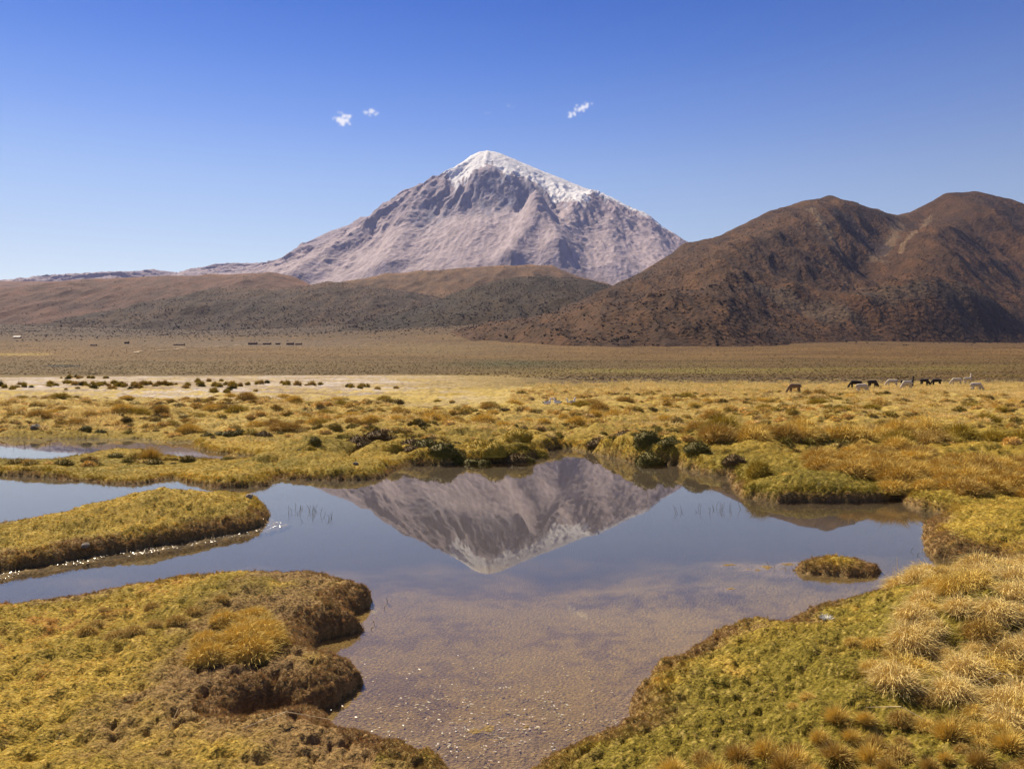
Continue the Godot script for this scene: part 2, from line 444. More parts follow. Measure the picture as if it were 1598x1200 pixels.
func grain(freq: float, sd: int, lo: float, oct := 4) -> NoiseTexture2D:
	var t := NoiseTexture2D.new()
	t.width = 512
	t.height = 512
	t.seamless = true
	t.noise = fnl(FastNoiseLite.TYPE_SIMPLEX_SMOOTH, freq, sd, oct)
	var g := Gradient.new()
	g.set_color(0, Color(lo, lo, lo))
	g.set_color(1, Color(1, 1, 1))
	t.color_ramp = g
	return t

func ground_material() -> StandardMaterial3D:
	var m := mat(0.92)
	m.albedo_texture = grain(0.05, 3, 0.6)
	m.uv1_triplanar = true
	m.uv1_world_triplanar = true
	m.uv1_scale = Vector3(0.9, 0.9, 0.9)
	m.heightmap_enabled = true
	m.heightmap_texture = grain(0.06, 8, 0.0)
	m.heightmap_scale = 1.6
	return m

var angles := PackedFloat32Array()

func build_ground() -> void:
	var a := -PI
	while a < PI - 1e-4:
		angles.append(a)
		var m := absf(a + 0.0001)
		a += 0.0023 if m < 0.615 else (0.006 if m < 0.75 else (0.03 if m < 1.0 else 0.15))
		if a > -0.75 and m > 0.75 and a < 0: pass
	angles.append(PI)
	var near := PackedFloat32Array()
	var r := 0.4
	while r < 210.0:
		near.append(r)
		r *= 1.2 if r < 1.4 else (1.012 if r < 4.4 else 1.0052) if r < 40.0 else (1.0065 if r < 75.0 else 1.012)
	near.append(210.0)
	var gm := ground_material()
	var loose_long: PackedVector2Array = PackedVector2Array([Vector2(-8.6, 8.6), Vector2(-5.2, 11.8), Vector2(-3.7, 13.4), Vector2(-3.5, 15.2), Vector2(-4.5, 17.0), Vector2(-6.4, 17.5), Vector2(-8.2, 17.2), Vector2(-11.5, 12.0)])
	var loose_dome: PackedVector2Array = PackedVector2Array([Vector2(3.65, 11.1), Vector2(4.0, 10.68), Vector2(4.8, 10.66), Vector2(5.15, 11.0), Vector2(4.9, 11.6), Vector2(4.0, 11.65)])
	var g := ring_mesh(near, [loose_long, loose_dome])
	tag(put("ground", g[0], gm), "boggy ground of moss cushions and golden grass around the pond", "", "", "structure")
	var i1 := put("moss_island", g[1], gm)
	tag(i1, "long mossy island with a ragged brown edge between two arms of the pond", "island")
	var i2 := put("moss_islet", g[2], gm)
	tag(i2, "tiny round brown moss islet alone in the open pond", "islet")
	var far := PackedFloat32Array()
	r = 210.0
	while r < 11500.0:
		far.append(r)
		r *= 1.010 if r < 700.0 else (1.016 if r < 3000.0 else 1.08)
	var fm := mat(0.95)
	fm.albedo_texture = grain(0.08, 33, 0.5)
	fm.uv1_triplanar = true
	fm.uv1_world_triplanar = true
	fm.uv1_scale = Vector3(0.02, 0.02, 0.02)
	var g2 := ring_mesh(far, [])
	tag(put("plain", g2[0], fm), "wide brown scrub plain rising gently to the foot of the hills", "", "", "structure")

func ring_mesh(radii: PackedFloat32Array, loose: Array) -> Array:
	var nu := angles.size()
	var nv := radii.size()
	var pos := PackedVector3Array()
	var col := PackedColorArray()
	pos.resize(nu * nv)
	col.resize(nu * nv)
	var skip := PackedByteArray()
	skip.resize(nu * nv)
	var parts: Array[SurfaceTool] = []
	for q in loose:
		var st := SurfaceTool.new()
		st.begin(Mesh.PRIMITIVE_TRIANGLES)
		parts.append(st)
	for j in nv:
		for i in nu:
			var x := radii[j] * sin(angles[i])
			var d := radii[j] * cos(angles[i])
			var h := ground_h(x, d)
			var k := j * nu + i
			pos[k] = Vector3(x, h, -d)
			var s := shore(x, d) if radii[j] < 62.0 else 6.0
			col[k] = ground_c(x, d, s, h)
			col[k].a = 1.0
			if radii[j] < 24.0 and h > -0.03:
				for q in loose.size():
					if Geometry2D.is_point_in_polygon(Vector2(x, d), loose[q]): skip[k] = q + 1
	if loose.size():
		for j in nv - 1:
			for i in nu - 1:
				var k := j * nu + i
				if skip[k]:
					var st := parts[skip[k] - 1]
					for v in [k, k + nu, k + nu + 1, k, k + nu + 1, k + 1]:
						var a := pos[v + 1] - pos[v - 1]
						var b := pos[v + nu] - pos[v - nu]
						st.set_normal(a.cross(b).normalized())
						st.set_color(col[v])
						st.add_vertex(pos[v])
	var out: Array = [grid_mesh(nu, nv, pos, col, skip)]
	for st in parts:
		st.index()
		out.append(st.commit())
	return out

# ------------------------------------------------------------------ water
func build_water() -> void:
	var m := StandardMaterial3D.new()
	m.transparency = BaseMaterial3D.TRANSPARENCY_ALPHA
	m.albedo_color = Color(0.50, 0.38, 0.24, 0.045)
	m.roughness = 0.015
	m.metallic_specular = 0.49
	var t := NoiseTexture2D.new()
	t.width = 512
	t.height = 512
	t.seamless = true
	t.as_normal_map = true
	t.bump_strength = 2.0
	t.noise = fnl(FastNoiseLite.TYPE_SIMPLEX_SMOOTH, 0.012, 77, 4)
	m.normal_enabled = true
	m.normal_texture = t
	m.normal_scale = 0.005
	m.uv1_triplanar = true
	m.uv1_world_triplanar = true
	m.uv1_scale = Vector3(0.35, 0.35, 0.35)
	var st := SurfaceTool.new()
	st.begin(Mesh.PRIMITIVE_TRIANGLES)
	quad(st, [Vector3(-24, 0, -3.5), Vector3(-24, 0, -33), Vector3(10, 0, -33), Vector3(10, 0, -3.5)])
	st.generate_normals()
	tag(put("pond_water", st.commit(), m), "still shallow pond mirroring the snowy mountain", "", "", "structure")
	st = SurfaceTool.new()
	st.begin(Mesh.PRIMITIVE_TRIANGLES)
	quad(st, [Vector3(-9, 0, -48), Vector3(-9, 0, -59.5), Vector3(9, 0, -59.5), Vector3(9, 0, -48)])
	st.generate_normals()
	tag(put("stream_water", st.commit(), m), "narrow stream winding through the straw coloured grass", "", "", "structure")

func quad(st: SurfaceTool, p: Array) -> void:
	for k in [0, 1, 2, 0, 2, 3]: st.add_vertex(p[k])

# ------------------------------------------------------------------ hills and mountain
func ridge_at(rd: Array, X: float) -> Vector2:
	if X <= rd[0].x: return Vector2(rd[0].y, rd[0].z)
	for k in range(1, rd.size()):
		if X <= rd[k].x:
			var t: float = (X - rd[k - 1].x) / (rd[k].x - rd[k - 1].x)
			return Vector2(lerpf(rd[k - 1].y, rd[k].y, t), lerpf(rd[k - 1].z, rd[k].z, t))
	return Vector2(rd[-1].y, rd[-1].z)

func near_line(p: Vector2, pts: Array) -> Vector2:      # (distance, how far along 0..1)
	var best := Vector2(1e9, 0)
	for k in pts.size() - 1:
		var a: Vector2 = pts[k]
		var b: Vector2 = pts[k + 1]
		var ab := b - a
		var t := clampf((p - a).dot(ab) / ab.length_squared(), 0.0, 1.0)
		var dd := p.distance_to(a + ab * t)
		if dd < best.x: best = Vector2(dd, (k + t) / (pts.size() - 1))
	return best

var hills := {}

func hill_h(hill: Dictionary, X: float, D: float, rd: Vector2) -> float:
	var t: float = (rd.y - D) / hill.front if D <= rd.y else (D - rd.y) / hill.back
	var base := plain_rise(X, D) - 28.0
	t = clampf(t, 0.0, 1.0)
	var soft: float = hill.soft
	var tt := sqrt(t * t + soft * soft) - soft
	var p := pow(maxf(0.0, 1.0 - tt / (sqrt(1.0 + soft * soft) - soft)), hill.k)
	var top := rd.x - base
	var side := t * (1.0 - t) * 4.0
	var q := Vector2(X, D)
	var xs := X
	var calm := 1.0
	if hill.kind == "snow":
		xs = (X + 270.0 + 170.0 * n_rock.get_noise_2d(X * 0.0016, D * 0.0011)) / (0.6 + 1.0 * t)      # gullies fan out from the summit
		calm = (0.45 + 0.75 * ss(-0.3, 0.4, n_rock.get_noise_2d(X * 0.0007, D * 0.0005 + 3.0))) * lerpf(1.0, 0.42, ss(0.38, 0.62, t))
	var n: float = n_ridge.get_noise_2d(xs * hill.fx + hill.seed, D * hill.fd) * calm
	var n2: float = n_rock.get_noise_2d(X * hill.fx * 2.3, D * hill.fx * 1.6 + hill.seed)
	var n3: float = n_ridge.get_noise_2d(X * hill.fx * 3.1 + hill.seed, D * hill.fx * 1.1)
	var h: float = base + top * p + hill.amp * 0.22 * n3 * ((0.35 if hill.kind == "brown" else 0.10) + 0.90 * side) * minf(1.0, top / 120.0)
	h += hill.amp * (n * side * 1.0 + n2 * ((0.10 if hill.kind == "snow" else 0.22) * side + 0.05)) * minf(1.0, top / 120.0)
	for f in hill.lines:
		var nl := near_line(q, f[0])
		if nl.x < f[1] * 2.6:
			h += f[2] * exp(-nl.x * nl.x / (f[1] * f[1])) * (1.0 - 0.35 * nl.y) * ss(0.04, 0.35, t)
	return h

func build_hill(called: String, label: String, hill: Dictionary, nu: int, nv: int) -> MeshInstance3D:
	hills[called if not hills.has(called) else called + str(hills.size())] = hill
	var rd: Array = hill.ridge
	var x0: float = rd[0].x
	var x1: float = rd[-1].x
	var pos := PackedVector3Array()
	var col := PackedColorArray()
	pos.resize(nu * nv)
	col.resize(nu * nv)
	for i in nu:
		var X := lerpf(x0, x1, float(i) / (nu - 1))
		var r := ridge_at(rd, X)
		for j in nv:
			var t := lerpf(1.0, -0.35, float(j) / (nv - 1))
			var D: float = r.y - t * hill.front if t > 0.0 else r.y - t / 0.35 * hill.back
			var h := hill_h(hill, X, D, r)
			var k := j * nu + i
			pos[k] = Vector3(X, h, -D)
			var c := hill_c(hill, X, D, h, r, t)
			c.a = 1.0
			col[k] = c
	var m := mat(0.95)
	m.albedo_texture = grain(0.07, 51, 0.55)
	m.uv1_triplanar = true
	m.uv1_world_triplanar = true
	var sc: float = hill.tex
	m.albedo_texture = grain(0.045, 51, hill.get("lo", 0.55), 5)
	m.heightmap_enabled = true
	m.heightmap_texture = grain(0.035, 52, 0.0, 5)
	m.heightmap_scale = hill.get("bump", 150.0)
	m.uv1_scale = Vector3(sc, sc, sc)
	var o := put(called, grid_mesh(nu, nv, pos, col), m)
	tag(o, label, "", "", "structure")
	return o

const SNOW := [[-900.0, 0.0], [-740.0, 60.0], [-640.0, 200.0], [-530.0, 380.0], [-430.0, 400.0], [-330.0, 260.0], [-200.0, 230.0], [-60.0, 330.0], [90.0, 260.0], [220.0, 270.0], [330.0, 340.0], [470.0, 360.0], [620.0, 390.0], [700.0, 330.0], [780.0, 190.0], [880.0, 190.0], [1140.0, 180.0], [1400.0, 190.0], [1600.0, 130.0], [1720.0, 0.0]]

func hill_c(hill: Dictionary, X: float, D: float, h: float, rd: Vector2, t: float) -> Color:
	var f: float = hill.fx
	var a := n_rock.get_noise_2d(X * f * 1.2, D * f * 0.6 + 7.0)
	var b := n_rock.get_noise_2d(X * f * 6.0 + 3.0, D * f * 2.0)
	var xf := (X + 270.0) / (0.5 + 1.1 * maxf(t, 0.0)) if hill.kind == "snow" else X
	var g := n_ridge.get_noise_2d(xf * f * 2.0, D * f * 0.4)
	if hill.kind == "snow":
		var top: float = rd.x - h
		var c := mixc(Color(0.25, 0.200, 0.240), Color(0.385, 0.305, 0.335), 0.5 + 0.9 * a + 0.5 * g)  # mauve haze of the distance is put into the rock colour
		c = mixc(c, Color(0.19, 0.18, 0.24), ss(0.0, 0.5, b + 0.4 * a))
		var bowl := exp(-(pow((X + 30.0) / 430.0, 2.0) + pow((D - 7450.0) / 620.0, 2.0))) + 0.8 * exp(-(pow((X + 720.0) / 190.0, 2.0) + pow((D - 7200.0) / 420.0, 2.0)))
		c = mixc(c, Color(0.165, 0.175, 0.255), 0.8 * ss(0.25, 0.75, bowl + 0.35 * g + 0.2 * b))  # bluish shade of the bowl and left flank, put into the rock colour
		# pale scree aprons low down
		c = mixc(c, Color(0.44, 0.355, 0.36), 0.75 * ss(0.40, 0.62, t + 0.25 * g + 0.2 * a))
		c = mixc(c, Color(0.24, 0.18, 0.185), ss(0.82, 0.95, t + 0.1 * a))
		var s := 0.0
		var gg := n_ridge.get_noise_2d(xf * f * 5.0, D * f * 0.6)
		c = c * (1.0 + 0.35 * gg)
		for k in range(1, SNOW.size()):
			if X >= SNOW[k - 1][0] and X < SNOW[k][0]:
				s = lerpf(SNOW[k - 1][1], SNOW[k][1], (X - SNOW[k - 1][0]) / (SNOW[k][0] - SNOW[k - 1][0]))
		var edge := top - 1.15 * s * (1.0 + 0.14 * b + 0.4 * a + 0.35 * gg)
		var w := 1.0 - ss(-12.0, 12.0, edge)
		if s <= 0.0: w = 0.0
		# broken patches under the cap, and the tongue of ice
		w = maxf(w, 0.75 * ss(0.28, 0.5, b + 0.35 * g) * (1.0 - ss(1.0, 2.0, top / maxf(s, 1.0))) if s > 0.0 else 0.0)
		var nl := near_line(Vector2(X, D), [Vector2(211, 8825), Vector2(448, 8790), Vector2(607, 8645), Vector2(689, 8185), Vector2(640, 7900), Vector2(600, 7700)])
		w = maxf(w, 1.0 - ss(0.6, 1.0, nl.x / (95.0 - 35.0 * nl.y) + 0.5 * b))
		c = mixc(c, Color(0.90, 0.90, 0.92), w)
		return c * (1.0 + 0.35 * b * (1.0 - w))
	var c: Color = mixc(hill.c0, hill.c1, 0.5 + 1.1 * a + 0.4 * b)
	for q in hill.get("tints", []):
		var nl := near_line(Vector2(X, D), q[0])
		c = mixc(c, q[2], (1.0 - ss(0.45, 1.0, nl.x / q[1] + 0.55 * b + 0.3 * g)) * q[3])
	if hill.has("crest"):
		c = mixc(c, hill.crest, 0.85 * ss(0.30, 0.08, t + 0.16 * a + 0.12 * g))  # crest tone also puts the lighting of the upper slopes into the colour
	return c * (1.0 + 0.5 * b)

func build_hills() -> void:
	var saj: Array[Vector3] = [Vector3(-5991, 846, 9000), Vector3(-5154, 860, 9000), Vector3(-4526, 930, 9000), Vector3(-4420, 971, 9000), Vector3(-3897, 971, 9000), Vector3(-3674, 992, 9000), Vector3(-3549, 950, 9000), Vector3(-3340, 957, 9000), Vector3(-2990, 1069, 9000), Vector3(-2641, 1075, 9000), Vector3(-2467, 1096, 9000), Vector3(-2257, 1180, 9000), Vector3(-2076, 1249, 9000), Vector3(-2047, 1353, 9000), Vector3(-1929, 1429, 9000), Vector3(-1629, 1533, 9000), Vector3(-1614, 1582, 9000), Vector3(-1545, 1582, 9000), Vector3(-1364, 1637, 9000), Vector3(-1217, 1769, 9000), Vector3(-1008, 1886, 9000), Vector3(-743, 2018, 9000), Vector3(-562, 2149, 9000), Vector3(-444, 2239, 9000), Vector3(-350, 2281, 9000), Vector3(-270, 2294, 9000), Vector3(-190, 2287, 9000), Vector3(-118, 2266, 9000), Vector3(118, 2163, 9000), Vector3(472, 2018, 9000), Vector3(764, 1900, 9000), Vector3(1064, 1797, 9000), Vector3(1301, 1665, 9000), Vector3(1378, 1603, 9000), Vector3(1566, 1478, 9000), Vector3(1657, 1443, 9000), Vector3(1804, 1325, 9000), Vector3(2167, 1166, 9000), Vector3(2796, 888, 9000), Vector3(3845, 679, 9000)]
	build_hill("snowy_mountain", "tall snow capped mountain far behind the plain", {
		"kind": "snow", "ridge": saj, "front": 3600.0, "back": 2500.0, "k": 1.22, "soft": 0.05, "amp": 62.0, "fx": 0.0030, "fd": 0.0006, "seed": 0.0, "tex": 0.0014, "bump": 700.0, "lo": 0.78,
		"lines": [
			[[Vector2(-560, 8900), Vector2(-800, 8300), Vector2(-1029, 7900), Vector2(-1244, 7500), Vector2(-1509, 6785), Vector2(-1620, 6155)], 170.0, 170.0],
			[[Vector2(-420, 8900), Vector2(-560, 8300), Vector2(-923, 7505), Vector2(-949, 6160)], 150.0, 120.0],
			[[Vector2(211, 7120), Vector2(105, 6490), Vector2(4, 6055)], 120.0, 130.0],
			[[Vector2(211, 7120), Vector2(343, 6250)], 110.0, 110.0],
			[[Vector2(862, 8315), Vector2(619, 7550), Vector2(463, 6965), Vector2(335, 6100)], 150.0, 120.0],
			[[Vector2(1066, 8265), Vector2(843, 7215), Vector2(769, 6170)], 150.0, 75.0],
			[[Vector2(1400, 8600), Vector2(1250, 7400), Vector2(1150, 6300)], 150.0, 70.0],
			[[Vector2(-336, 7275), Vector2(-52, 7365), Vector2(300, 7415)], 330.0, -95.0],
			[[Vector2(-336, 7900), Vector2(-52, 8000), Vector2(250, 7950)], 220.0, 50.0],
		]}, 760, 330)
	var vol: Array[Vector3] = [Vector3(-200, 40, 1800), Vector3(100, 120, 1850), Vector3(235, 184, 1950), Vector3(327, 233, 2100), Vector3(437, 302, 2250), Vector3(473, 332, 2300), Vector3(497, 338, 2310), Vector3(517, 343, 2320), Vector3(591, 365, 2380), Vector3(659, 401, 2430), Vector3(775, 460, 2500), Vector3(892, 501, 2560), Vector3(966, 519, 2600), Vector3(990, 527, 2600), Vector3(1012, 519, 2600), Vector3(1065, 513, 2620), Vector3(1181, 497, 2700), Vector3(1272, 493, 2760), Vector3(1325, 504, 2760), Vector3(1358, 524, 2700), Vector3(1400, 551, 2680), Vector3(1441, 549, 2660), Vector3(1466, 551, 2650), Vector3(1507, 543, 2650), Vector3(1569, 524, 2650), Vector3(1637, 498, 2650), Vector3(1772, 419, 2600), Vector3(1938, 287, 2500), Vector3(2142, 164, 2400)]
	var tan_c := Color(0.27, 0.175, 0.095)
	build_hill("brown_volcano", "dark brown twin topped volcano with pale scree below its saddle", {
		"kind": "brown", "ridge": vol, "front": 1150.0, "back": 900.0, "k": 1.15, "soft": 0.03, "amp": 26.0, "fx": 0.0042, "fd": 0.0011, "seed": 31.0, "tex": 0.005, "bump": 420.0, "lo": 0.45,
		"c0": Color(0.074, 0.032, 0.009), "c1": Color(0.132, 0.058, 0.017),
		"lines": [
			[[Vector2(975, 2570), Vector2(755, 2320), Vector2(493, 1815), Vector2(247, 1135)], 90.0, 40.0],
			[[Vector2(1271, 2740), Vector2(1100, 2400), Vector2(956, 2110), Vector2(734, 1720)], 90.0, -65.0],
			[[Vector2(1400, 2640), Vector2(1150, 2200), Vector2(1033, 1990), Vector2(723, 1455)], 110.0, 50.0],
			[[Vector2(1000, 2560), Vector2(1000, 2350), Vector2(965, 2205)], 60.0, -40.0],
			[[Vector2(860, 1560), Vector2(760, 1530), Vector2(660, 1500)], 110.0, 42.0],
			[[Vector2(1150, 1650), Vector2(1300, 1700)], 110.0, 35.0],
			[[Vector2(1560, 2620), Vector2(1440, 2200), Vector2(1300, 1700)], 90.0, -35.0],
		],
		"tints": [
			[[Vector2(861, 2390), Vector2(820, 2160), Vector2(812, 1995)], 20.0, tan_c, 0.9],
			[[Vector2(728, 1955), Vector2(736, 1825), Vector2(762, 1785)], 10.0, tan_c, 0.7],
			[[Vector2(1324, 2630), Vector2(1110, 2275), Vector2(980, 2090)], 15.0, tan_c, 0.75],
			[[Vector2(1200, 2560), Vector2(1050, 2280), Vector2(904, 2065), Vector2(918, 2000)], 24.0, tan_c * 0.85, 0.8],
			[[Vector2(941, 2375), Vector2(964, 2300), Vector2(985, 2205)], 50.0, Color(0.062, 0.036, 0.034), 0.9],  # shade right of the first top, put into the slope colour
			[[Vector2(1421, 2550), Vector2(1449, 2430), Vector2(1440, 2305)], 45.0, Color(0.062, 0.033, 0.024), 0.6],  # shaded right face of the second top, painted as a darker colour
			[[Vector2(864, 2490), Vector2(952, 2470), Vector2(1010, 2520)], 40.0, Color(0.21, 0.10, 0.034), 0.8],
			[[Vector2(1272, 2700), Vector2(1180, 2680), Vector2(1065, 2600)], 40.0, Color(0.20, 0.115, 0.045), 0.7],
			[[Vector2(860, 1540), Vector2(760, 1500), Vector2(660, 1480)], 60.0, Color(0.12, 0.09, 0.055), 0.5],
			[[Vector2(480, 1500), Vector2(560, 1420)], 60.0, Color(0.17, 0.13, 0.085), 0.45],
		]}, 420, 230)
	low_hill("hazy pink brown hill behind the long ridge at the plain's far end", [Vector3(-4870, 380, 5200), Vector3(-4270, 440, 5200), Vector3(-3704, 490, 5200), Vector3(-3219, 510, 5200), Vector3(-2736, 510, 5200), Vector3(-2574, 530, 5200), Vector3(-2413, 526, 5200), Vector3(-2172, 494, 5200), Vector3(-1891, 393, 5200)], 1500.0, Color(0.18, 0.085, 0.052), Color(0.24, 0.115, 0.068), Color(0.29, 0.135, 0.066), 4.0, 160, 60)  # distance haze put into the pinkish colours
	low_hill("long smooth brown ridge across the plain below the mountain's shoulder", [Vector3(-2812, 205, 3300), Vector3(-2352, 225, 3300), Vector3(-2044, 258, 3300), Vector3(-1941, 289, 3300), Vector3(-1851, 299, 3300), Vector3(-1762, 319, 3300), Vector3(-1659, 327, 3300), Vector3(-1493, 342, 3300), Vector3(-1301, 347, 3300), Vector3(-1148, 352, 3300), Vector3(-1020, 358, 3300), Vector3(-930, 360, 3300), Vector3(-866, 347, 3300), Vector3(-815, 322, 3300), Vector3(-713, 276, 3300), Vector3(-509, 198, 3300)], 1150.0, Color(0.125, 0.056, 0.034), Color(0.185, 0.083, 0.046), Color(0.27, 0.12, 0.058), 7.0, 260, 110)  # some pinkish haze is put into this brown as well
	low_hill("brown hill with a tawny crest directly under the snowy mountain", [Vector3(-1100, 200, 3400), Vector3(-972, 258, 3400), Vector3(-787, 311, 3400), Vector3(-656, 337, 3400), Vector3(-524, 363, 3400), Vector3(-392, 376, 3400), Vector3(-208, 387, 3400), Vector3(-76, 400, 3400), Vector3(-10, 400, 3400), Vector3(81, 405, 3400), Vector3(160, 397, 3400), Vector3(266, 358, 3400), Vector3(424, 308, 3400), Vector3(635, 228, 3400)], 1000.0, Color(0.140, 0.070, 0.028), Color(0.20, 0.102, 0.040), Color(0.32, 0.160, 0.056), 12.0, 240, 100)
	low_hill("bumpy scrub covered hill before the long brown ridge", [Vector3(-1400, 95, 2700), Vector3(-1212, 164, 2700), Vector3(-1086, 204, 2700), Vector3(-939, 243, 2700), Vector3(-835, 247, 2700), Vector3(-688, 243, 2700), Vector3(-583, 266, 2700), Vector3(-500, 258, 2700), Vector3(-416, 247, 2700), Vector3(-332, 235, 2700), Vector3(-259, 222, 2700), Vector3(-165, 195, 2700), Vector3(-39, 130, 2700)], 850.0, Color(0.046, 0.024, 0.010), Color(0.086, 0.043, 0.017), Color(0.14, 0.066, 0.026), 19.0, 240, 110)
	low_hill("low dark scrubby hill at the volcano's foot", [Vector3(-480, 70, 2250), Vector3(-417, 93, 2250), Vector3(-277, 137, 2250), Vector3(-172, 178, 2250), Vector3(-85, 210, 2250), Vector3(1, 232, 2250), Vector3(71, 238, 2250), Vector3(123, 234, 2250), Vector3(176, 231, 2250), Vector3(263, 213, 2250), Vector3(350, 178, 2250), Vector3(455, 133, 2250), Vector3(543, 93, 2250)], 800.0, Color(0.030, 0.017, 0.006), Color(0.058, 0.032, 0.010), Color(0.050, 0.030, 0.009), 26.0, 220, 120)

func low_hill(label: String, rd: Array, front: float, c0: Color, c1: Color, crest: Color, sd: float, nu: int, nv: int) -> void:
	build_hill("hill", label, {"kind": "low", "ridge": rd, "front": front, "back": front * 0.8, "k": 1.2, "soft": 0.10, "amp": 18.0, "fx": 0.0034, "fd": 0.0016, "seed": sd, "tex": 0.005, "bump": 250.0, "lo": 0.5, "c0": c0, "c1": c1, "lines": [], "crest": crest}, nu, nv)

# ------------------------------------------------------------------ meshes for plants
func leaf(st: SurfaceTool, p: Vector3, dir: Vector3, side: Vector3, c0: Color, c1: Color) -> void:
	st.set_color(c0); st.add_vertex(p - side)
	st.set_color(c1); st.add_vertex(p + dir)
	st.set_color(c0); st.add_vertex(p + side)

func rosette(sd: int, n: int, up: float, wide: float) -> ArrayMesh:       # unit sized clump of short leaves
	rng.seed = sd
	var st := SurfaceTool.new()
	st.begin(Mesh.PRIMITIVE_TRIANGLES)
	for k in n:
		var a := TAU * (k + rng.randf()) / n
		var o := Vector3(cos(a), 0, sin(a))
		var tilt := rng.randf_range(0.5, 1.3) * up
		var p := o * rng.randf_range(0.0, 0.45) - Vector3(0, 0.25, 0)
		var dir := (o * rng.randf_range(0.3, 0.9) + Vector3(rng.randf_range(-0.3, 0.3), tilt, rng.randf_range(-0.3, 0.3)))
		var side := dir.cross(Vector3(rng.randf_range(-1, 1), rng.randf_range(-0.3, 0.3), rng.randf_range(-1, 1))).normalized() * wide * rng.randf_range(0.7, 1.2)
		var b := rng.randf_range(0.75, 1.2)
		leaf(st, p, dir, side, Color(b, b, b), Color(b, b, b))
	st.generate_normals()
	return st.commit()

func blades(sd: int, n: int, spread: float, height: float, width: float, droop: float, lean: float, base: Color, tip: Color, wild := 0.15) -> ArrayMesh:
	rng.seed = sd
	var st := SurfaceTool.new()
	st.begin(Mesh.PRIMITIVE_TRIANGLES)
	for k in n:
		var a := rng.randf() * TAU
		var rr := sqrt(rng.randf()) * spread
		var o := Vector3(cos(a), 0, sin(a))
		var p0 := o * rr
		var out := lean * (0.25 + rr / spread) * rng.randf_range(0.6, 1.4)
		var a2 := a + rng.randf_range(-0.7, 0.7)
		var od := Vector3(cos(a2), 0, sin(a2))
		var l := height * rng.randf_range(0.55, 1.1) * (1.0 - 0.25 * rr / spread)
		if rng.randf() < wild * 0.3: l *= 1.35
		var d1 := (Vector3.UP + od * out).normalized()
		var d2 := (Vector3.UP * (1.0 - droop) + od * (out + droop * rng.randf_range(0.5, 1.6)) + Vector3(rng.randf_range(-wild, wild), -0.4 * droop, rng.randf_range(-wild, wild))).normalized()
		var p1 := p0 + d1 * l * 0.55
		var p2 := p1 + d2 * l * 0.55
		var th := rng.randf() * TAU
		var side := d1.cross(Vector3(cos(th), 0.2, sin(th))).normalized() * width * rng.randf_range(0.7, 1.2)
		var b := rng.randf_range(0.72, 1.22)
		var cb := base * b
		var cm := base.lerp(tip, 0.6) * b
		var ct := tip * b
		var s2 := side * 0.75
		st.set_color(cb); st.add_vertex(p0 - side)
		st.set_color(cm); st.add_vertex(p1 - s2)
		st.set_color(cm); st.add_vertex(p1 + s2)
		st.set_color(cb); st.add_vertex(p0 - side)
		st.set_color(cm); st.add_vertex(p1 + s2)
		st.set_color(cb); st.add_vertex(p0 + side)
		st.set_color(cm); st.add_vertex(p1 - s2)
		st.set_color(ct); st.add_vertex(p2)
		st.set_color(cm); st.add_vertex(p1 + s2)
	st.generate_normals()
	return st.commit()

func plant_mat(colour: Color, thru: float) -> StandardMaterial3D:
	var m := mat(0.8, colour)
	m.metallic_specular = 0.3
	m.backlight_enabled = true
	m.backlight = Color(thru, thru, thru)
	return m

func scatter(called: String, label: String, mesh: Mesh, m: Material, xf: Array[Transform3D], cols: PackedColorArray) -> void:
	if xf.is_empty(): return
	var mm := MultiMesh.new()
	mm.transform_format = MultiMesh.TRANSFORM_3D
	mm.use_colors = true
	mm.mesh = mesh
	mm.instance_count = xf.size()
	for k in xf.size():
		mm.set_instance_transform(k, xf[k])
		mm.set_instance_color(k, cols[k])
	var o := MultiMeshInstance3D.new()
	o.name = called
	o.multimesh = mm
	o.material_override = m
	add_child(o, true)
	tag(o, label, "", "", "stuff")

func jitter(c: Color, k: float) -> Color:
	var b := 1.0 + rng.randf_range(-k, k)
	return Color(c.r * b * (1.0 + rng.randf_range(-k, k) * 0.35), c.g * b, c.b * b * (1.0 + rng.randf_range(-k, k) * 0.35), 1.0)

func slope_basis(x: float, d: float, size: Vector3) -> Basis:
	var e := 0.12
	var h := ground_h(x, d)
	var nx := -(ground_h(x + e, d) - h) / e
	var nz := (ground_h(x, d + e) - h) / e
	var up := Vector3(nx, 1.0, nz).normalized()
	up = (up + Vector3.UP * 0.4).normalized()
	var r := Vector3(cos(rng.randf() * TAU), 0, sin(rng.randf() * TAU))
	var bx := up.cross(r).normalized()
	if bx.length() < 0.1: bx = Vector3.RIGHT
	return Basis(bx * size.x, up * size.y, bx.cross(up).normalized() * size.z)

